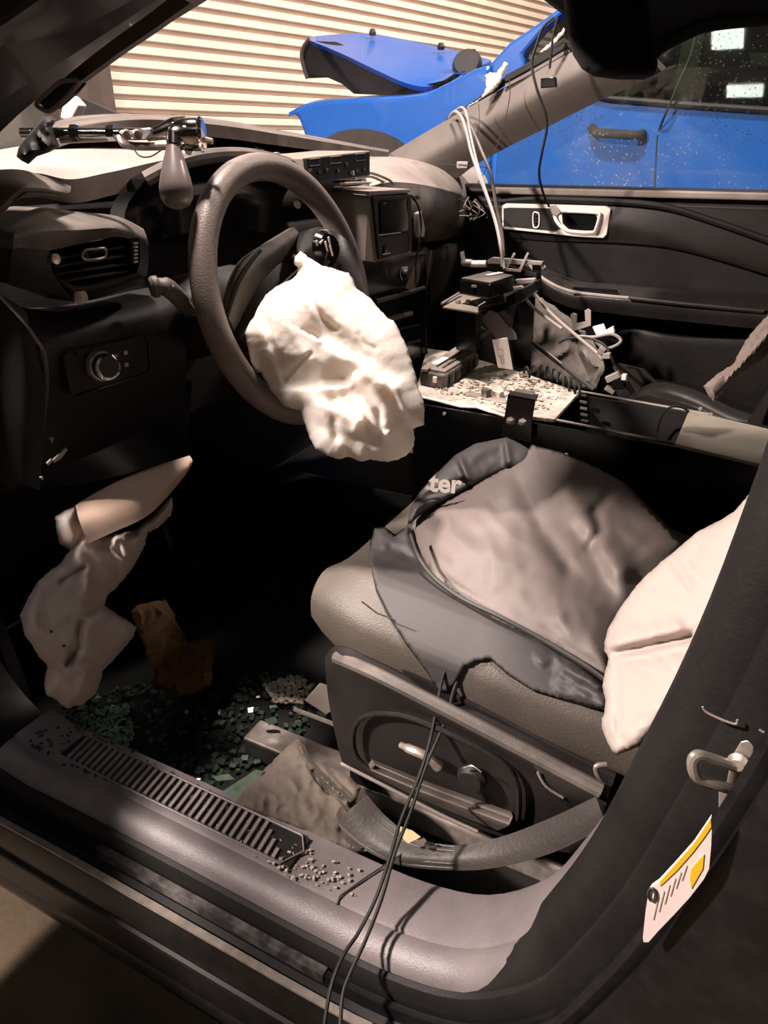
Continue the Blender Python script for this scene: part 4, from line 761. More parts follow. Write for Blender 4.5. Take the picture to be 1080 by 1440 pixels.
wire('thin_wire', [P(716, 112, y=.98), P(717, 135, y=.97), P(706, 185, y=.95), P(690, 225, y=.93), P(672, 258, y=.92)], .0011, M_cord, 'thin black wire falling from torn pillar edge to the dash end')
wire('thin_wire', [P(673, 146, y=.98), P(674, 170, y=.97), P(670, 198, y=.97)], .0008, M_cord, 'hair-thin wire hanging under the torn white edge', 'wire')
wire('black_cord_hanging', [P(779, 24, y=.85), P(764, 38, y=.85), P(755, 62, y=.85), P(748, 90, y=.85), P(755, 125, y=.85), P(766, 155, y=.86), P(769, 180, y=.87), P(762, 215, y=.88), P(758, 245, y=.9), P(764, 272, y=.93), P(772, 290, y=1.0)], .0030, M_cord, 'long black cord hanging from the mirror across the passenger window')
tag(obj('cord_plug', MB().prism(PP([(772, 290), (778, 287), (789, 299), (783, 305), (776, 302)], y=1.04), (0, .015, 0)), M_grey, bevel=.002), 'small grey plug resting on the passenger door handle', 'plug')
wire('short_cord', [P(785, 22, y=.8), P(778, 50, y=.8), P(775, 75, y=.8), P(773, 96, y=.8)], .0026, M_cord, 'short black cord ending in a square connector')
wire('connector_wires', [P(771, 108, y=.8), P(769, 103, y=.8), P(774, 96, y=.8), P(779, 104, y=.8), P(779, 108, y=.8)], .0011, M_cable, 'little wire loop above the square connector', 'wire')
tag(obj('square_connector', MB().prism(PP([(760, 110), (781, 108), (782, 122), (760, 124)], y=.8), (0, .012, 0)), M_gloss, bevel=.0015), 'square black connector hanging below the mirror in front of the pillar', 'connector')
tag(obj('inline_connector', MB().box(P(651, 232, y=.98), (.03, .012, .016)), M_cable, bevel=.002), 'small pale inline connector at the foot of the far pillar', 'connector')
wire('inline_wire', [P(618, 230, y=.99), P(640, 232, y=.98), P(651, 232, y=.97), P(680, 235, y=.98), P(693, 235, y=.99)], .0012, M_cord, 'thin wire through the pale inline connector', 'wire')
wl_ = thing('wiring_bundle', 'tangle of torn wires at the right end of the dash', 'wiring', tuple(P(667, 312, y=1.0)))
for i in range(9):
    a = P(655+rnd.uniform(0, 16), 276+rnd.uniform(0, 8), y=1.0)
    pts = [a]+[a+Vector((rnd.uniform(-.03, .03), rnd.uniform(-.02, .02), -.016*(k+1)+rnd.uniform(-.008, .008))) for k in range(3)]
    obj('wire_strand', MB().tube(cr(pts, 4), .0018, 5), [M_cable, M_cord, M_tan][i % 3], wl_)

# ================================================================== CENTRE CONSOLE
cn = thing('equipment_console', 'long black steel equipment console between the front seats', 'console', (-.3, .48, .4))
ZC = .84
nl, nr = P(588, 557, z=ZC+.01), P(1110, 657, z=ZC); fl, fr_ = P(640, 500, z=ZC+.01), P(1110, 603, z=ZC)
nl = Vector((-.60, .375, ZC)); nr = Vector((.10, .360, ZC)); 
mid_n = P(780, 589, z=ZC); mid_f = P(812, 550, z=ZC)
def slab(a, b, z0, z1, th): # vertical plate from a to b
    d = (b-a).normalized(); n = Vector((-d.y, d.x, 0))*th
    return MB().prism([Vector((a.x, a.y, z0)), Vector((b.x, b.y, z0)), Vector((b.x, b.y, z1)), Vector((a.x, a.y, z1))], n)
obj('near_side_plate', slab(nl, nr, .45, ZC, .004), M_gloss, cn, smooth=False, bevel=.001)
obj('near_top_rail', MB().tube([mid_n+Vector((-.05, 0, 0)), nr], .003, 8), M_grey, cn)
farA = P(700, 527, z=ZC); farB = P(1110, 604, z=ZC)
obj('far_side_plate', slab(Vector((-.60, .60, 0)), farB, .62, ZC, .004), M_blk, cn, smooth=False)
obj('far_top_rail', MB().tube([mid_f, P(1000, 583, z=ZC)], .0028, 8), M_grey, cn)
obj('pit_floor', MB().box((-.1, .47, .70), (.9, .2, .006)), M_gloss, cn, smooth=False)
obj('inner_rail', MB().tube([P(830, 568, z=ZC-.03), P(930, 590, z=ZC-.03)], .0015, 6), M_grey, cn)
obj('inner_rail', MB().tube([P(825, 580, z=ZC-.05), P(905, 596, z=ZC-.05)], .0012, 6), M_blk, cn)
obj('top_plate', MB().prism([P(583, 553, z=ZC+.006), P(648, 568, z=ZC+.006), P(670, 568, z=ZC+.006), P(712, 581, z=ZC+.006), P(780, 589, z=ZC+.006), P(815, 551, z=ZC+.006), P(735, 524, z=ZC+.006), P(640, 495, z=ZC+.006), P(600, 490, z=ZC+.006)], (0, 0, -.008)), M_deb, cn, smooth=False, bevel=.0015)
obj('plate_lip', MB().tube([P(583, 556, z=ZC+.004), P(648, 571, z=ZC+.004), P(672, 572, z=ZC+.004), P(712, 586, z=ZC+.004)], .0035, 8), M_satin, cn)
for x in range(5):
    obj('hinge_knuckle', MB().tube([P(815+x*.6, 556+x*9, z=ZC-.005*x), P(825+x*.6, 558+x*9, z=ZC-.005*x)], .004, 8), M_blk, cn)
obj('aluminium_cover', MB().prism([P(969, 577, z=ZC+.006), P(1115, 611, z=ZC+.006), P(1115, 663, z=ZC+.006), P(1063, 651, z=ZC+.006), P(949, 624, z=ZC+.006)], (0, 0, -.006)), M_alu, cn, smooth=False, bevel=.001)
obj('cable_arc', MB().tube(cr([P(924, 608, z=ZC-.04), P(928, 590, z=ZC-.01), P(940, 574, z=ZC+.02), P(956, 572, z=ZC+.02), P(968, 578, z=ZC)], 4), .0022, 6), M_cord, cn)
for x, y in ((625, 582), (796, 640), (1000, 583), (985, 575)): obj('screw', MB().lathe([(.004, 0), (.003, .003), (0, .003)], P(x, y, y=.366 if y > 580 and x < 900 else .55), (0, -1, .2), 10), M_steel, cn)
br = thing('bolted_bracket', 'black folded steel bracket with two bolts over the console edge', 'bracket', tuple(P(730, 620, y=.35)))
obj('plate', MB().prism(PP([(714, 555), (753, 562), (749, 585), (747, 622), (704, 612), (710, 580)], y=.352), (0, .004, 0)), M_gloss, br, smooth=False, bevel=.001)
obj('flange', MB().prism([P(714, 555, y=.352), P(753, 562, y=.352), P(757, 556, y=.38), P(718, 549, y=.38)], (0, 0, -.004)), M_blk, br, smooth=False, bevel=.001)
for x, y in ((718, 592), (735, 594)):
    bo = obj('bolt', MB().lathe([(.0085, 0), (.0085, .002), (.006, .003), (.006, .008), (.0035, .010)], P(x, y, y=.352), (0, -1, .1), 6), M_steel, br, smooth=False)

# debris on the plate: many crumbs, one piece of stuff
def crumbs(n, region, z, smin, smax, seed, flat=.6):
    r = random.Random(seed); mb = MB()
    for _ in range(n):
        x, y = region(r); p = P(x, y, z=z) if not callable(z) else z(x, y); s = r.uniform(smin, smax)
        R = Matrix.Rotation(r.uniform(0, 3), 3, 'Z') @ Matrix.Rotation(r.uniform(-.6, .6), 3, 'X')
        mb.box(p+Vector((0, 0, s*.3)), (s, s*r.uniform(.5, 1), s*flat*r.uniform(.5, 1)), R)
    return mb
def inpoly(poly):
    xs = [p[0] for p in poly]; ys = [p[1] for p in poly]
    def f(r):
        while True:
            x, y = r.uniform(min(xs), max(xs)), r.uniform(min(ys), max(ys)); c = False
            for (x0, y0), (x1, y1) in zip(poly, poly[1:]+poly[:1]):
                if (y0 > y) != (y1 > y) and x < (x1-x0)*(y-y0)/(y1-y0)+x0: c = not c
            if c: return x, y
    return f
tag(obj('console_debris', crumbs(330, inpoly([(600, 548), (640, 545), (680, 515), (725, 528), (790, 545), (770, 580), (712, 576), (650, 562)]), ZC+.006, .002, .009, 2, .4), M_deb, smooth=False), 'pale glass grit and dust scattered on the console top', 'debris', kind='stuff')
def plate_thing(name, q, z, th, m, lab, cat, bevel=.0015): return tag(obj(name, MB().prism([P(x, y, z=z) for x, y in q], (0, 0, th)), m, smooth=False, bevel=bevel), lab, cat)
plate_thing('blank_plate', [(651, 553), (660, 549), (712, 560), (712, 566), (703, 565)], ZC+.010, -.005, M_tan, 'thin grey-brown blanking plate on the console top', 'plate')
plate_thing('dust_block', [(678, 543), (686, 545), (692, 547), (684, 549), (677, 547)], ZC+.026, -.02, M_dev, 'small dark cube upright on the dusty console', 'block')
plate_thing('pale_block', [(692, 541), (706, 544), (709, 550), (703, 552), (692, 549)], ZC+.020, -.014, M_deb, 'small pale block beside the dark cube', 'block')
plate_thing('bent_tab', [(724, 546), (752, 549), (750, 556), (738, 558), (722, 552)], ZC+.014, -.005, M_dash, 'bent dark metal tab behind the bolted bracket', 'metal tab')
plate_thing('pale_card', [(765, 552), (785, 556), (781, 561), (762, 557)], ZC+.0085, -.0022, M_white, 'little pale card at right end of the console top', 'card', 0)
# rugged radio
rd = thing('handheld_radio', 'chunky dusty rugged radio lying on the left of the console', 'radio', tuple(P(630, 530, z=ZC+.006)))
b0 = [P(590, 541, z=ZC+.007), P(624, 548, z=ZC+.007), P(673, 515, z=ZC+.007), P(640, 506, z=ZC+.007)]
hh = .030
obj('body', MB().prism(b0, (0, 0, hh)), M_dev, rd, smooth=False, bevel=.004)
inner = lambda f, h: [sum(b0, Vector())/4+(p-sum(b0, Vector())/4)*f+Vector((0, 0, h)) for p in b0]
obj('top_cover', MB().prism(inner(.88, hh), (0, 0, .005)), M_tan, rd, smooth=False, bevel=.002)
dirr = (b0[2]-b0[1]); dl = dirr.length; du = dirr.normalized(); dn = (b0[0]-b0[1]).normalized(); dw = (b0[0]-b0[1]).length
RM = Matrix(((du.x, dn.x, 0), (du.y, dn.y, 0), (0, 0, 1)))
for i in range(5): obj('grip_rib', MB().box(b0[1]+du*dl*(.16+.17*i)+Vector((0, 0, hh*.5))-dn*.001, (dl*.07, .005, hh*.7), RM), M_blk, rd, smooth=False, bevel=.001)
for f, w in ((.30, .07), (.55, .05)): obj('ridge', MB().box(b0[1]+du*dl*.5+dn*dw*f+Vector((0, 0, hh+.006)), (dl*.7, dw*w, .006), RM), M_dev, rd, smooth=False, bevel=.001)
obj('label_plate', MB().box(b0[1]+du*dl*.36+dn*dw*.72+Vector((0, 0, hh+.006)), (dl*.3, dw*.3, .003), RM), M_white, rd, smooth=False)
obj('end_clip', MB().box(b0[1]+dn*dw*.35-du*.002+Vector((0, 0, hh*.6)), (.006, dw*.16, hh*.4), RM), M_satin, rd, smooth=False, bevel=.001)
obj('end_clip', MB().box(b0[1]+dn*dw*.8+du*.006+Vector((0, 0, hh+.004)), (.02, dw*.25, .006), RM), M_tan, rd, smooth=False, bevel=.001)
obj('knob', MB().lathe([(.0095, 0), (.0105, .004), (.010, .014), (.007, .016), (0, .016)], b0[3]+(b0[2]-b0[3])*.35-du*.004+Vector((0, 0, hh+.003)), (0, 0, 1), 18), M_tan, rd)

# ------------------------------------------------------------------ swing-arm mount with printer
mt = thing('swing_arm_mount', 'black steel pedestal mount with tray and clamp bar', 'mount', tuple(P(655, 498, z=ZC)))
zt = P(655, 425, y=.62).z
obj('post', MB().prism([P(641, 436, y=.60), P(670, 440, y=.60), P(669, 496, y=.60), P(641, 492, y=.60)], (0, .03, 0)), M_gloss, mt, smooth=False, bevel=.002)
TZ = zt
tray = [P(622, 431, z=TZ), P(645, 412, z=TZ), P(700, 418, z=TZ), P(672, 439, z=TZ)]
obj('tray', MB().prism(tray, (0, 0, -.004)), M_tan, mt, smooth=False, bevel=.0008)
obj('tray_edge', MB().tube([P(621, 427, z=TZ+.006), P(648, 411, z=TZ+.008)], .0028, 8), M_cable, mt)
obj('tray_edge', MB().prism([P(672, 438, z=TZ), P(672, 431, z=TZ+.012), P(700, 412, z=TZ+.018), P(740, 392, z=TZ+.02), P(750, 400, z=TZ+.0), P(712, 424, z=TZ)], (.003, 0, 0)), M_blk, mt, smooth=False, bevel=.001)
obj('tray_edge_light', MB().tube([P(672, 431, z=TZ+.012), P(692, 419, z=TZ+.014)], .002, 6), M_cable, mt)
for x, y in ((644, 426), (658, 426), (672, 426)):
    obj('tray_screw', MB().lathe([(.0062, 0), (.0062, .004), (.0045, .008), (0, .0085)], P(x, y+1, z=TZ+.0), (0, 0, 1), 10), M_steel, mt)
obj('arm', MB().prism([P(690, 430, y=.68), P(752, 395, y=.68), P(756, 408, y=.68), P(735, 425, y=.68), P(700, 440, y=.68), P(672, 443, y=.68)], (0, .04, 0)), M_gloss, mt, smooth=False, bevel=.003)
obj('clamp_bar', MB().prism([P(685, 366, y=.76), P(692, 362, y=.76), P(763, 368, y=.76), P(762, 373, y=.76), P(686, 371, y=.76)], (0, .012, 0)), M_grey, mt, smooth=False, bevel=.001)
obj('clamp_body', MB().prism([P(684, 370, y=.765), P(700, 370, y=.765), P(754, 384, y=.765), P(755, 390, y=.765), P(700, 383, y=.765), P(684, 378, y=.765)], (0, .012, 0)), M_blk, mt, smooth=False, bevel=.001)
obj('clamp_stud', MB().tube([P(662, 371, y=.76), P(684, 371, y=.76)], .0075, 12), M_satin, mt)
obj('clamp_hub', MB().tube([P(650, 369, y=.76), P(664, 370, y=.76)], .0085, 12), M_grey, mt)
obj('lever', MB().tube(cr([P(653, 370, y=.755), P(651, 362, y=.755), P(650, 354, y=.755)], 3), .0052, 10), M_cable, mt)
obj('strut', MB().prism([P(748, 372, y=.78), P(758, 370, y=.78), P(760, 400, y=.78), P(750, 404, y=.78)], (0, .012, 0)), M_gloss, mt, smooth=False, bevel=.001)
obj('strut_bolt', MB().lathe([(.005, 0), (.006, .004), (0, .007)], P(764, 377, y=.77), (1, -.6, .3), 10), M_steel, mt)
obj('tie', MB().tube([P(736, 372, y=.775), P(752, 386, y=.775)], .0024, 6), M_dash, mt)
def ubr(name, pts, y, lab, th=.003, m=M_cable): return tag(obj(name, MB().prism(PP(pts, y=y), (0, th, 0)), m, smooth=False, bevel=.0008), lab, 'bracket')
ubr('u_bracket', [(722, 355), (725, 357), (714, 377), (729, 379), (741, 355), (744, 356), (732, 383), (709, 381)], .755, 'grey U-shaped bracket standing above the clamp bar')
ubr('u_bracket', [(802, 443), (806, 440), (811, 442), (811, 455), (823, 452), (822, 437), (827, 434), (831, 437), (831, 458), (806, 466)], .80, 'grey U-shaped bracket propped against the passenger door')
pr = thing('mobile_printer', 'small black box device with white strip on the mount tray', 'device', tuple(P(685, 410, z=TZ+.02)))
t4 = [P(646, 392, z=TZ+.052), P(690, 399, z=TZ+.052), P(724, 388, z=TZ+.052), P(686, 382, z=TZ+.052)]
obj('case', MB().prism(t4, (0, 0, -.032)), M_gloss, pr, smooth=False, bevel=.004)
obj('lid', MB().prism([sum(t4, Vector())/4+(p-sum(t4, Vector())/4)*.93 for p in t4], (0, 0, .002)), M_dash, pr, smooth=False, bevel=.001)
e = lambda a, b: t4[0]+(t4[1]-t4[0])*a+(t4[3]-t4[0])*b+Vector((0, 0, .003))
obj('white_strip', MB().prism([e(.35, .52), e(.50, .54), e(.56, .96), e(.40, .94)], (0, 0, .001)), M_white, pr, smooth=False)
obj('status_lamp', MB().box((t4[0]+t4[1])/2+Vector((0, -.002, -.010)), (.012, .003, .005)), M_steel, pr, smooth=False, bevel=.001)
tag(obj('folded_tag', MB().prism(PP([(724, 393), (752, 391), (754, 398), (728, 401)], y=.73), (0, .012, 0)), M_grey, bevel=.002), 'crumpled grey pad tucked right of the small black device', 'pad')
tag(obj('clear_tab', MB().prism(PP([(720, 404), (733, 402), (736, 406), (724, 408)], y=.70), (0, .01, 0)), M_cable, bevel=.001), 'small pale tab under the swing arm', 'tab')
# legs and white tag under the mount
obj('support_leg', MB().prism(PP([(688, 436), (700, 440), (724, 470), (726, 478), (716, 478), (698, 476), (676, 448)], y=.66), (0, .008, 0)), M_grey, mt, bevel=.001)
obj('support_leg', MB().prism(PP([(664, 478), (688, 462), (691, 466), (668, 484)], y=.67), (0, .006, 0)), M_grey, mt, bevel=.001)
obj('support_panel', MB().prism(PP([(666, 452), (684, 466), (664, 480)], y=.69), (0, .004, 0)), M_pill, mt, smooth=False)
obj('gusset_plate', MB().prism(PP([(700, 430), (728, 421), (722, 448)], y=.72), (0, .004, 0)), M_pill, mt, smooth=False)
tg = obj('card_tag', MB().prism(PP([(692, 478), (713, 475), (721, 520), (700, 517)], y=.585), (0, .003, 0)), M_white, smooth=False, bevel=.0005); tag(tg, 'pale card with small printed marks leaning on the mount', 'card')
obj('printed_mark', MB().tube(PP([(704, 504), (708, 504), (709, 511), (705, 511)], y=.5835), .0006, 5, closed=True), M_dk, tg)
obj('printed_mark', MB().tube([P(703+5*math.cos(k/10*6.28), 490+5*math.sin(k/10*6.28), y=.5835) for k in range(10)], .0005, 5, closed=True), M_ink, tg)
tag(obj('black_board', MB().prism(PP([(740, 412), (752, 418), (746, 520), (724, 516), (718, 480), (725, 425)], y=.74), (0, .006, 0)), M_gloss, smooth=False), 'black upright panel behind the pale card', 'panel')
# torn brown side panel leaning in the passenger footwell
tp = pillow([(748, 412), (770, 425), (800, 445), (825, 470), (848, 500), (850, 520), (836, 548), (800, 545), (760, 530), (745, 525), (750, 480)], fitd([(750, 420, D(750, 420, y=.85)), (850, 510, D(850, 510, y=.80)), (745, 525, D(745, 525, y=.80)), (830, 545, D(830, 545, y=.72))]), .006, edge=10, step=4, bumps=[([(808, 480), (815, 510), (825, 530)], 7, -.016), ([(785, 500), (800, 490)], 5, .010), ([(820, 495), (835, 515)], 5, .014)], wrinkle=(.0018, 26, 1, 0), seed=9, rag=1.5)
tag(obj('torn_board', tp, mat('scuffed_board', (.13, .11, .095), .75, var=.3, dust=(.02, .017, .015), dscale=22, damt=.85)), 'torn dusty brown board leaning in the passenger footwell', 'panel')
wire('long_rod', [P(748, 481, y=.74), P(775, 503, y=.71), P(835, 548, y=.66)], .0042, M_cord, 'black metal rod slanting across the torn brown panel', 'rod')
wire('rod_edge', [P(749, 479, y=.735), P(776, 500, y=.705), P(790, 511, y=.69)], .0012, M_cable, 'bright scraped strip along the black rod', 'strip')
wire('grey_hose', [P(749, 408, y=.74), P(765, 430, y=.73), P(785, 450, y=.72), P(812, 473, y=.71), P(840, 497, y=.70), P(848, 506, y=.69)], .0035, M_cable, 'long grey cable slanting down from the swing arm')
wire('grey_hose', [P(737, 418, y=.72), P(752, 434, y=.72), P(770, 448, y=.715), P(790, 462, y=.71)], .0034, M_cable, 'shorter grey cable beneath the long slanting one')
# coiled cord
pts = []
ctl = cr([P(738, 524, z=ZC+.025), P(762, 521, z=ZC+.03), P(782, 527, z=ZC+.03), P(800, 540, z=ZC+.02), P(815, 552, z=ZC+.01)], 40); nn = len(ctl)
for i, p in enumerate(ctl):
    a = i/nn*2*math.pi*9; pts.append(p+UP*.0115*math.sin(a)+FW*.0115*math.cos(a))
tag(obj('coiled_cord', MB().tube(pts, .0026, 7), M_cord), 'black coiled microphone cord lying on the right of the console', 'cord')
tag(obj('cord_plug', MB().lathe([(.004, 0), (.007, .003), (.007, .016), (.003, .02)], P(731, 527, z=ZC+.012), (.6, .8, 0), 10), M_steel), 'metal plug at the left end of the coiled cord', 'plug')
# clips and connector tangle
tag(obj('plastic_clip', MB().prism(PP([(833, 460), (848, 456), (851, 465), (862, 459), (864, 468), (852, 472), (838, 471)], y=.78), (0, .01, 0)), M_white, bevel=.001), 'white jagged plastic clip by the passenger armrest', 'clip')
wire('black_loop', [P(812, 473, y=.74), P(835, 474, y=.74), P(860, 470, y=.75), P(873, 478, y=.75), P(866, 486, y=.74), P(850, 490, y=.73), P(838, 480, y=.73)], .0035, M_cable, 'grey cable loop below the white clip')
wire('black_lead', [P(786, 482, y=.74), P(800, 476, y=.74), P(825, 475, y=.73), P(848, 484, y=.72), P(858, 500, y=.71), P(866, 520, y=.70), P(872, 538, y=.69)], .0028, M_cord, 'black lead running from the torn panel to the connectors')
cb = thing('connector_cluster', 'cluster of black and pale connectors behind the console', 'connectors', tuple(P(868, 558, y=.66)))
for i, (x, y, w, h, m) in enumerate([(872, 540, .03, .022, M_gloss), (880, 552, .02, .02, M_blk), (862, 530, .014, .03, M_cable), (878, 530, .012, .01, M_white), (858, 548, .010, .022, M_grey), (884, 545, .012, .03, M_gloss), (852, 500, .02, .012, M_cable), (846, 494, .014, .016, M_grey)]):
    obj('connector', MB().box(P(x, y, y=.68), (w, .014, h), Matrix.Rotation(.5*i, 3, 'Y')), m, cb, smooth=False, bevel=.0015)
tag(obj('footwell_bin', MB().prism(PP([(858, 518), (870, 512), (905, 520), (925, 540), (930, 575), (870, 565)], y=.80), (0, .01, 0)), M_trim, smooth=False), 'grey plastic panel behind the connector cluster', 'panel')

# ================================================================== PASSENGER SEAT
ps = thing('passenger_seat', 'dark grey passenger seat, its cushion edge beyond the console', 'car seat', (.1, .85, .42))
rows = [[P(880, 566, y=.64), P(905, 556, y=.64), P(930, 560, y=.64), P(975, 572, y=.64), P(1040, 600, y=.64), P(1120, 620, y=.64)], [P(884, 560, y=.70), P(908, 545, y=.70), P(935, 542, y=.70), P(980, 556, y=.70), P(1040, 584, y=.70), P(1120, 602, y=.70)], [P(888, 556, y=.9), P(912, 536, y=.95), P(938, 535, y=1.0), P(985, 545, y=1.0), P(1040, 568, y=1.0), P(1120, 590, y=1.0)]]
obj('cushion', MB().sheet(rows, (0, .0, -.12), 6, 6), M_trim, ps)
obj('seam', MB().tube(cr([P(912, 552, y=.69), P(935, 544, y=.69), P(960, 550, y=.69)], 5), .0018, 6), M_rub, ps)
obj('side_button', MB().lathe([(.0, 0), (.010, 0), (.008, .006), (0, .007)], P(963, 563, y=.66), (0, -1, .6), 14), M_grey, ps)
obj('backrest', MB().sheet([[P(1050, 594, y=.68), P(1072, 560, y=.66), P(1110, 500, y=.64)], [P(1090, 610, y=.60), P(1110, 580, y=.60), P(1150, 520, y=.60)], [P(1120, 640, y=.66), P(1150, 610, y=.66), P(1200, 560, y=.66)]], (.06, .12, 0)), M_trim, ps)
fb = pillow([(1095, 436), (1080, 443), (1066, 458), (1052, 474), (1040, 495), (1030, 513), (1010, 525), (990, 543), (995, 553), (1003, 564), (1010, 560), (1019, 548), (1028, 536), (1038, 526), (1050, 520), (1058, 514), (1068, 508), (1080, 497), (1095, 490)], lambda x, y: np.full(np.shape(x), D(1040, 510, y=.55)), .014, edge=14, step=3, bumps=[([(1080, 470), (1050, 505), (1025, 535)], 5, .01), ([(1085, 485), (1060, 510)], 4, -.008)], wrinkle=(.004, 14, 2.5, -.9), seed=12, rag=1)
tag(obj('hanging_cloth', fb, M_fab), 'taupe cloth flap hanging beside the passenger seat at right edge', 'cloth')

# ================================================================== DRIVER SEAT
ds = thing('driver_seat', 'brown-grey leather driver seat with black side trim', 'car seat', (-.2, .0, .42))
def seat_pt(u, v):
    """u: front(0)..rear(1), v: angle round the section -> rounded cushion"""
    x = -.465+.60*u; zt = .795-.085*u+.015*math.sin(u*3.1); zb = .695-.055*u
    k = min(1, (u+.015)*9)**.5
    zc = (zt+zb)/2; hz = (zt-zb)/2*(.25+.75*k); w = .255*(.80+.20*min(1, (u+.02)*6)**.5)
    c, s = math.cos(v), math.sin(v); e = .45
    yy = w*math.copysign(abs(c)**e, c); zz = hz*math.copysign(abs(s)**e, s)
    bol = .028*math.exp(-((abs(yy)-.2)/.05)**2)*max(0, s)*(1-.5*u)
    return Vector((x, .0+yy, zc+zz+bol))
mb = MB(); nu, nv = 26, 48; v = [seat_pt(i/(nu-1), 2*math.pi*j/nv) for i in range(nu) for j in range(nv)]; f = []
for i in range(nu-1):
    for j in range(nv): f.append((i*nv+j, i*nv+(j+1) % nv, (i+1)*nv+(j+1) % nv, (i+1)*nv+j))
f.append(tuple(range(nv))); f.append(tuple((nu-1)*nv+j for j in range(nv)))
mb.add(v, f); cu = obj('cushion', mb, M_seat, ds, angle=60)
obj('cushion_seam', MB().tube([P(x, y, y=-.262) for x, y in [(509, 846), (530, 862), (556, 872)]], .001, 5), M_trim, ds)
# side trim
trm = [[P(457, 924, y=-.235), P(470, 912, y=-.25), P(500, 922, y=-.262), P(600, 975, y=-.268), P(720, 1036, y=-.27), P(860, 1108, y=-.27)],
       [P(458, 945, y=-.25), P(472, 935, y=-.268), P(510, 944, y=-.285), P(605, 993, y=-.292), P(718, 1054, y=-.292), P(855, 1125, y=-.29)],
       [P(462, 985, y=-.25), P(476, 975, y=-.268), P(512, 972, y=-.280), P(600, 1015, y=-.285), P(712, 1078, y=-.285), P(850, 1145, y=-.285)],
       [P(474, 1045, y=-.25), P(490, 1035, y=-.266), P(520, 1035, y=-.274), P(600, 1075, y=-.278), P(705, 1125, y=-.278), P(850, 1165, y=-.28)],
       [P(482, 1074, y=-.25), P(500, 1080, y=-.262), P(530, 1098, y=-.266), P(600, 1135, y=-.268), P(690, 1172, y=-.268), P(840, 1210, y=-.275)]]
stt = obj('side_trim', MB().sheet(trm, (0, .035, 0), 6, 6), M_trim, ds)
obj('trim_ridge', MB().tube(cr([P(474, 925, y=-.258), P(520, 944, y=-.284), P(600, 984, y=-.292), P(700, 1036, y=-.294), P(790, 1083, y=-.294), P(845, 1112, y=-.292)], 5), .0085, 10), M_dash, stt)  # highlight along the trim's top, put into a lighter plastic colour
ctl = cr([P(505, 1012, y=-.286), P(560, 1005, y=-.29), P(640, 1035, y=-.294), P(715, 1080, y=-.294), P(730, 1130, y=-.288), P(715, 1165, y=-.28), P(640, 1140, y=-.28), P(540, 1095, y=-.28), P(500, 1060, y=-.28)], 4, True)
obj('recess_rim', MB().tube(ctl, .0035, 8, closed=True), M_trim, stt)
obj('recess_ledge', MB().sheet([[P(518, 1075, y=-.284), P(600, 1108, y=-.287), P(715, 1150, y=-.287)], [P(522, 1083, y=-.298), P(604, 1118, y=-.300), P(716, 1160, y=-.300)], [P(528, 1092, y=-.284), P(606, 1130, y=-.286), P(700, 1168, y=-.286)]], (0, .01, 0)), M_dash, stt)  # lit ledge of the same trim, brightness put into its lighter colour
obj('recline_switch', MB().tube(cr([P(564, 1048, y=-.298), P(578, 1054, y=-.304), P(600, 1064, y=-.304), P(617, 1078, y=-.298)], 4), [.004]*3+[.0058]*8+[.007]*2, 10), M_steel, stt)
ln = obj('lumbar_knob', MB().lathe([(.018, 0), (.019, .006), (.014, .012), (0, .013)], P(665, 1092, y=-.290), (0, -1, .05), 24), M_blk, stt)
obj('lumbar_mark', MB().tube(cr([P(652, 1080, y=-.304), P(664, 1077, y=-.304), P(677, 1086, y=-.304)], 4), .0009, 5), M_steel, stt)
obj('bottom_rail', MB().tube(cr([P(480, 1074, y=-.268), P(560, 1115, y=-.272), P(620, 1146, y=-.272), P(672, 1170, y=-.272)], 4), .0026, 8), M_grey, ds)
obj('rear_hinge_cover', MB().sheet([[P(748, 1072, y=-.292), P(790, 1092, y=-.292), P(850, 1118, y=-.288)], [P(765, 1100, y=-.298), P(800, 1118, y=-.298), P(850, 1135, y=-.29)], [P(790, 1130, y=-.288), P(815, 1140, y=-.288), P(850, 1150, y=-.285)]], (0, .012, 0)), M_trim, ds)
obj('hinge_highlight', MB().tube(cr([P(756, 1086, y=-.300), P(768, 1106, y=-.301), P(792, 1122, y=-.298)], 4), .0016, 6), M_steel, ds)  # highlight on the hinge cover, modelled as a bright strip
obj('belt_anchor', MB().tube(cr([P(853, 1075, y=-.275), P(838, 1078, y=-.28), P(842, 1092, y=-.28), P(852, 1100, y=-.275)], 4), .003, 8), M_grey, ds)
obj('seat_pan', MB().box((-.19, .0, .60), (.50, .44, .13)), M_blk, ds, smooth=False, bevel=.02)
for y in (-.18, .18): obj('seat_rail', MB().box((-.25, y, .415), (.75, .05, .04)), M_steel, ds, smooth=False, bevel=.004)
for (x, y) in ((-.40, -.18), (.02, -.18), (-.40, .18), (.02, .18)): obj('seat_riser', MB().box((x, y, .485), (.05, .045, .11)), M_blk, ds, smooth=False, bevel=.004)
obj('backrest', MB().sheet([[Vector((.06, -.26, .62)), Vector((.12, -.27, .9)), Vector((.20, -.27, 1.2))], [Vector((.02, -.15, .66)), Vector((.08, -.15, .9)), Vector((.17, -.15, 1.22))], [Vector((.02, .15, .66)), Vector((.08, .15, .9)), Vector((.17, .15, 1.22))], [Vector((.06, .26, .62)), Vector((.12, .27, .9)), Vector((.20, .27, 1.2))]], (.12, 0, 0)), M_seat, ds)

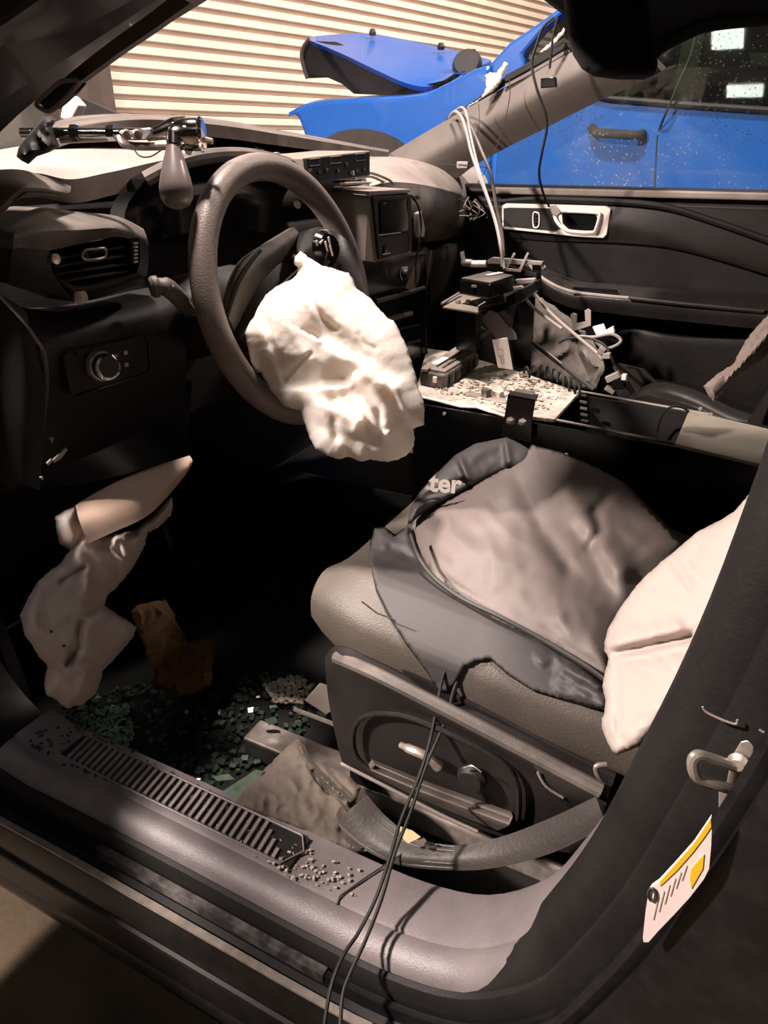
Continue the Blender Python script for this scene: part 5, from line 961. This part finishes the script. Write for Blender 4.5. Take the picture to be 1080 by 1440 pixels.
# jacket thrown over the seat
bv = bvh_of(cu, stt)
jk = thing('jacket', 'dark nylon jacket thrown over the driver seat cushion', 'jacket', (-.2, .05, .80))
jd = fitd([(578, 745, 1.06), (700, 660, 1.16), (850, 650, 1.16), (960, 765, 1.02), (850, 940, .84), (700, 860, .93), (620, 810, .98), (760, 760, .99)])
main = [(576, 742), (582, 728), (600, 716), (620, 706), (650, 690), (672, 678), (700, 662), (735, 640), (748, 625), (790, 636), (840, 658), (880, 680), (915, 715), (940, 742), (962, 768), (930, 810), (895, 850), (868, 880), (858, 960), (838, 945), (780, 910), (730, 888), (690, 868), (650, 842), (615, 815), (590, 782)]
mb = pillow(main, jd, .035, edge=70, step=5,
   bumps=[([(720, 660), (740, 700), (760, 740), (800, 800)], 12, -.014), ([(860, 690), (835, 720), (845, 745), (830, 770)], 8, -.012), ([(800, 690), (830, 740), (870, 800)], 16, .014), ([(600, 745), (660, 770), (720, 790)], 20, .008), ([(620, 712), (632, 735)], 5, .008), ([(640, 700), (650, 716)], 5, -.006), ([(680, 690), (700, 720)], 8, -.006), ([(620, 800), (700, 860), (780, 900)], 6, .008)],
   steps=[([(760, 660), (790, 720), (850, 790), (880, 850)], 14, .010, 40)], wrinkle=(.005, 45, 2.2, .7), seed=21, bvh=bv)
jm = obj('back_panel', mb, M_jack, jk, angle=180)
mb = pillow([(572, 742), (578, 712), (590, 692), (612, 668), (640, 640), (668, 624), (712, 615), (724, 620), (742, 630), (752, 648), (740, 664), (705, 664), (672, 680), (648, 692), (624, 704), (602, 716), (584, 730)], fitd([(578, 740, 1.05), (640, 640, 1.15), (715, 617, 1.2), (745, 645, 1.18), (650, 690, 1.08)]), .018, edge=20, step=3.5,
   bumps=[([(645, 642), (660, 676)], 5, .014), ([(712, 618), (716, 650)], 5, .012), ([(600, 700), (625, 690), (650, 678)], 6, -.010), ([(580, 716), (600, 712), (618, 702)], 5, .010)], wrinkle=(.004, 22, 2, -.5), seed=22)
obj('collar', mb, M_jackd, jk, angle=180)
dr = [(526, 742), (540, 740), (556, 752), (574, 738), (584, 765), (602, 800), (640, 838), (700, 872), (760, 900), (815, 935), (856, 968), (856, 1000), (820, 992), (790, 984), (750, 972), (715, 950), (690, 928), (672, 930), (655, 938), (640, 962), (630, 975), (617, 972), (600, 945), (570, 905), (545, 865), (528, 828), (521, 795), (520, 765)]
mb = pillow(dr, fitd([(526, 745, 1.08), (530, 830, 1.01), (620, 970, .90), (856, 980, .79), (640, 838, .955), (760, 900, .87)]), .012, edge=16, step=3.5, bumps=[([(572, 790), (580, 815), (590, 835)], 5, -.008), ([(540, 770), (545, 800), (560, 850), (600, 920)], 10, .008), ([(600, 830), (640, 880), (700, 905), (760, 930)], 12, .010), ([(650, 895), (690, 908), (730, 925)], 4, -.008), ([(800, 940), (840, 965)], 8, .008)], wrinkle=(.005, 26, 2.2, .75), seed=23, bvh=bv, clear=.008)
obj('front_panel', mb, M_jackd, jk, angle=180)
obj('zip_edge', MB().tube(cr([P(578, 752, d=.985), P(590, 785, d=.955), P(612, 814, d=.925), P(650, 842, d=.895), P(700, 866, d=.868), P(760, 898, d=.845), P(820, 934, d=.81), P(850, 955, d=.795)], 5), .003, 6), M_dk, jk)
obj('hem_edge', MB().tube(cr([P(648, 928, d=.860), P(662, 920, d=.855), P(690, 925, d=.85), P(722, 950, d=.84), P(760, 972, d=.83)], 4), .003, 6), M_dk, jk)
tv, tf = text_mesh('ter', .046, .0008)
o0 = P(603, 690, d=1.062); ux = (P(633, 688, d=1.062)-o0).normalized(); Mx = frame(o0, -ray(615, 680), UP+RT*.08)
mbt = MB().add([Mx @ (q*.82) for q in tv], tf); obj('lettering', mbt, M_white, jk, smooth=False)
obj('letter_part', MB().prism([P(596, 688, d=1.062), P(600, 682, d=1.062), P(604, 684, d=1.062), P(606, 689, d=1.062)], ray(600, 686)*.002), M_white, jk, smooth=False)
# draw cords hanging out over the sill
for i, q in enumerate(([(640, 920, .86), (625, 945, .86), (616, 985, .86), (605, 1040, .85), (590, 1090, .84), (565, 1150, .825), (550, 1200, .815), (530, 1260, .795), (505, 1310, .775), (482, 1345, .755), (465, 1390, .735), (455, 1450, .72)],
                       [(690, 922, .86), (660, 930, .86), (640, 965, .86), (628, 1010, .86), (602, 1070, .845), (578, 1140, .83), (555, 1200, .815), (538, 1260, .795), (515, 1320, .77), (492, 1370, .75), (482, 1400, .738), (478, 1450, .72)])):
    tag(obj('draw_cord', MB().tube(cr([P(x, y, d=d) for x, y, d in q], 6), .0021, 7), M_cord), ['left thin black cord hanging from the jacket over the sill', 'right thin black cord hanging from the jacket over the sill'][i], 'cord', 'jacket cords hanging over the sill')

# side airbag on the seat back
sb = [(1100, 640), (1032, 720), (1006, 735), (980, 748), (955, 770), (930, 790), (912, 806), (895, 824), (878, 846), (865, 866), (855, 885), (850, 903), (850, 915), (856, 926), (851, 945), (847, 965), (852, 985), (849, 1006), (846, 1010), (847, 1025), (852, 1040), (860, 1055), (867, 1062), (900, 1050), (1000, 940), (1100, 800)]
mb = pillow(sb, fitd([(850, 910, .79), (865, 1060, .735), (930, 800, .81), (1030, 720, .74), (960, 950, .70), (1090, 800, .66)]), .025, edge=30, step=4, bumps=[([(853, 921), (880, 915), (920, 905), (970, 895)], 6, -.014), ([(860, 905), (900, 898), (950, 885)], 14, .014), ([(868, 930), (866, 980), (870, 1030), (880, 1050)], 3, -.005), ([(857, 930), (856, 980), (860, 1030)], 5, .006), ([(945, 785), (975, 830)], 7, -.006), ([(990, 750), (975, 790)], 8, -.006)], steps=[([(855, 925), (900, 918), (960, 905), (1010, 890)], 4, -.009, 18)], wrinkle=(.002, 24, 2, .4), seed=31, rag=.5, back=.4)
tag(obj('side_airbag', mb, M_bagp, None, angle=180), 'smooth white deflated side airbag hanging from the driver seat back', 'airbag')

# ================================================================== FOOTWELL THINGS
ka = thing('knee_airbag', 'dirty beige knee airbag and its panel hanging under the dash', 'airbag', tuple(P(120, 990, x=-.85)))
kb = [(78, 726), (92, 717), (106, 712), (120, 735), (140, 755), (190, 745), (225, 715), (241, 699), (243, 712), (240, 725), (222, 742), (208, 749), (204, 765), (198, 779), (186, 800), (172, 817), (160, 830), (150, 838), (147, 852), (165, 864), (180, 873), (192, 882), (188, 894), (180, 905), (172, 914), (158, 930), (144, 945), (140, 962), (134, 975), (118, 990), (104, 993), (93, 996), (78, 984), (64, 977), (62, 960), (67, 936), (54, 923), (44, 905), (35, 894), (32, 880), (28, 866), (38, 843), (54, 817), (70, 803), (86, 792), (99, 773), (85, 766), (78, 742)]
mb = pillow(kb, fitd([(90, 730, 1.02), (230, 710, 1.10), (100, 870, 1.0), (180, 880, 1.05), (100, 985, 1.02), (170, 800, 1.05)]), .03, edge=26, step=3,
   bumps=[([(120, 830), (110, 870), (95, 910)], 16, .016), ([(117, 748), (104, 770), (92, 790)], 4, -.010), ([(83, 820), (100, 808), (118, 798)], 3, -.010), ([(100, 770), (125, 800), (120, 830)], 9, .008), ([(140, 760), (160, 790), (165, 810)], 8, -.008), ([(112, 880), (112, 910), (95, 935)], 6, -.014), ([(160, 750), (178, 780)], 5, .009), ([(60, 830), (60, 880)], 8, -.008), ([(95, 940), (120, 945), (110, 975)], 9, .010), ([(125, 865), (150, 850)], 5, -.008)], steps=[([(150, 838), (128, 862), (112, 890), (108, 915)], 6, .012, 24)], wrinkle=(.0028, 22, 2.2, 1.0), seed=41, rag=.8)
obj('cloth', mb, M_knee, ka, angle=180)
obj('bag_panel', MB().sheet([[P(106, 711, d=1.01), P(150, 686, d=1.03), P(205, 663, d=1.06), P(262, 645, d=1.09)], [P(112, 734, d=.99), P(155, 718, d=1.01), P(208, 695, d=1.04), P(266, 655, d=1.085)], [P(124, 764, d=.995), P(160, 748, d=1.01), P(212, 722, d=1.04), P(256, 673, d=1.085)]], (-.004, .012, 0), 6, 6), M_kneep, ka)
for x, y in ((72, 888), (90, 908), (90, 970), (111, 963)): obj('vent_hole', MB().lathe([(.0022, 0), (.0022, .002)], P(x, y, d=.965 if y < 950 else .985), -ray(x, y), 8), M_dk, ka)
fo = pillow([(185, 859), (195, 850), (215, 846), (233, 843), (243, 858), (249, 875), (258, 892), (265, 905), (280, 900), (297, 903), (299, 920), (300, 935), (297, 963), (282, 972), (265, 980), (250, 978), (236, 974), (224, 967), (212, 961), (217, 948), (210, 930), (204, 913), (198, 897), (192, 881)], fitd([(190, 860, 1.28), (300, 930, 1.27), (230, 970, 1.25), (240, 845, 1.33)]), .02, edge=14, step=4, wrinkle=(.006, 14, 1, 0), seed=51, rag=1.6)
tag(obj('torn_foam', fo, M_foam), 'torn brown foam block sticking up in the driver footwell', 'foam')
pe = thing('pedal', 'dim grey brake pedal arm behind the knee airbag', 'pedal', tuple(P(258, 822, y=.1)))
obj('pedal_arm', MB().tube([P(222, 720, y=.1), P(240, 765, y=.09), P(256, 800, y=.08)], [.010, .011, .012], 8), M_trim, pe)
obj('pedal_pad', MB().prism(PP([(240, 770), (262, 766), (276, 812), (254, 822)], y=.075), (0, .02, 0)), M_trim, pe, smooth=False, bevel=.004)
obj('console_scuff_line', MB().tube(cr([P(345, 700, y=.364), P(390, 716, y=.364), P(450, 728, y=.364), P(500, 742, y=.364), P(530, 752, y=.364)], 5), .0028, 6), M_dash, cn)
obj('lower_bar', MB().tube([P(355, 854, y=.30), P(412, 860, y=.30)], .006, 8), M_trim, cn)
# glass on the floor
FZ = .398
tag(obj('glass_crumbs', crumbs(620, inpoly([(90, 990), (200, 960), (300, 975), (380, 935), (440, 955), (470, 1000), (420, 1040), (360, 1080), (300, 1105), (230, 1095), (150, 1060), (100, 1030)]), FZ, .004, .012, 7), M_shard, smooth=False), 'shattered green safety glass crumbs over the black footwell carpet', 'broken glass', kind='stuff')
tag(obj('glass_crumbs', crumbs(260, inpoly([(370, 965), (415, 950), (440, 965), (425, 990), (385, 990)]), FZ+.008, .003, .008, 8), M_deb, smooth=False), 'pale glass grit heaped near the seat rail', 'broken glass', kind='stuff')
tag(obj('glass_crumbs', crumbs(420, inpoly([(80, 1010), (180, 990), (190, 1040), (170, 1062), (110, 1045)]), FZ+.006, .003, .007, 9), M_shard2, smooth=False), 'pale green glass grit at front of the sill', 'broken glass', kind='stuff')
tag(obj('sill_dirt', crumbs(160, inpoly([(20, 1030), (120, 1020), (230, 1080), (330, 1130), (300, 1165), (200, 1120), (60, 1065)]), .5335, .002, .0055, 14), M_shard, smooth=False), 'dark green glass bits on the front end of the sill', 'broken glass', kind='stuff')
tag(obj('sill_crumbs', crumbs(120, inpoly([(280, 1120), (430, 1190), (510, 1225), (500, 1260), (430, 1250), (300, 1170)]), .5335, .0015, .0045, 10), M_deb, smooth=False), 'glass specks scattered along the grey sill', 'broken glass', kind='stuff')
def shardq(q, d, lab, m=M_shard2): return tag(obj('glass_shard', MB().prism([P(x, y, d=d) for x, y in q], ray(q[0][0], q[0][1])*.006), m, smooth=False), lab, 'glass shard')
shardq([(305, 1118), (360, 1082), (372, 1085), (345, 1112), (328, 1134)], .985, 'pale green glass sheet tucked behind the brown mat flap')
shardq([(298, 1092), (322, 1088), (330, 1096), (305, 1098)], 1.06, 'small green shard on the carpet above the sill')
shardq([(372, 1012), (385, 1008), (392, 1016), (378, 1020)], 1.2, 'green shard among crumbs in the footwell centre')
# mat flap
mf = pillow([(328, 1134), (345, 1108), (372, 1082), (398, 1056), (417, 1039), (428, 1048), (438, 1066), (462, 1078), (490, 1090), (508, 1108), (500, 1128), (488, 1150), (478, 1168), (520, 1196), (500, 1200), (470, 1190), (430, 1172), (390, 1156), (355, 1144)], fitd([(330, 1134, .955), (417, 1040, 1.03), (508, 1108, .985), (520, 1196, .90), (430, 1160, .93)]), .006, edge=12, step=3.5, bumps=[([(417, 1042), (440, 1078), (470, 1110), (490, 1125)], 4, .010), ([(440, 1085), (462, 1115)], 3, -.008), ([(410, 1098), (418, 1108)], 5, .006), ([(360, 1125), (400, 1120), (440, 1140)], 14, .006)], wrinkle=(.003, 20, 1, 0), seed=61, rag=.8)
tag(obj('floor_mat', mf, M_mat), 'folded-up dirty brown floor mat corner beside the seat base', 'floor mat')
wire('mat_wire', [P(428, 1060, d=.99), P(446, 1082, d=.965), P(470, 1105, d=.95), P(494, 1128, d=.93)], .0018, M_cord, 'thin black wire lying across the brown mat', 'wire')
tag(obj('rail_cover', MB().prism([P(x, y, d=1.10) for x, y in [(412, 1000), (470, 1022), (472, 1016), (414, 994)]], ray(440, 1010)*.02), M_steel, smooth=False, bevel=.001), 'bright metal seat rail end showing in front of seat base', 'seat rail')
tag(obj('rail_plate', MB().prism([P(x, y, d=1.13) for x, y in [(428, 985), (450, 960), (466, 965), (470, 1000), (458, 1004)]], ray(440, 990)*.01), M_tan, smooth=False, bevel=.001), 'dusty bracket plate at the front of the seat rail', 'plate')
# rubber strip
rs = [[P(516, 1118, d=.935), P(545, 1150, d=.925), P(585, 1178, d=.90), P(640, 1188, d=.875), P(700, 1178, d=.845), P(770, 1152, d=.80), P(838, 1120, d=.755)],
      [P(492, 1138, d=.925), P(522, 1172, d=.91), P(565, 1200, d=.885), P(640, 1206, d=.862), P(705, 1200, d=.832), P(775, 1176, d=.79), P(845, 1140, d=.745)],
      [P(470, 1160, d=.93), P(505, 1190, d=.91), P(560, 1216, d=.885), P(640, 1224, d=.86), P(705, 1219, d=.83), P(780, 1198, d=.785), P(852, 1162, d=.742)]]
M_strip = mat('ribbed_rubber', (.032, .027, .025), .55, bump=.3, bscale=200)
rst = obj('sill_rubber_strip', MB().sheet(rs, ray(640, 1200)*.006, 7, 5), M_strip, angle=60); tag(rst, 'peeled black ribbed rubber strip curling beneath the seat trim', 'rubber strip')
for k in range(6):
    f = (k+.5)/6; q = [rs[0][i]*(1-f)+rs[2][i]*f-ray(640, 1200)*(.0035 if 0 < k < 5 else .001) for i in range(4)]
    obj('strip_rib', MB().tube(cr(q, 5), .0012, 5), M_strip, rst)
tag(obj('yellow_tag', MB().prism([P(x, y, d=.872) for x, y in [(560, 1161), (580, 1168), (592, 1177), (574, 1186), (567, 1180)]], ray(575, 1172)*.002), mat('yellow_card', (.72, .62, .36), .6, var=.1), smooth=False), 'torn pale yellow tag lying on the black rubber strip', 'tag')
tag(obj('clear_fragment', MB().prism([P(x, y, d=.868) for x, y in [(582, 1184), (596, 1178), (600, 1182), (594, 1191)]], ray(590, 1184)*.004), M_grey, smooth=False), 'small grey fragment beside the yellow tag', 'fragment')
# seam across the sill where two trims meet
obj('trim_joint', MB().tube([Vector((-.262, -.352, .5345)), Vector((-.285, -.40, .5345)), Vector((-.300, -.434, .534)), Vector((-.300, -.452, .520))], .0011, 6), M_dk, car)
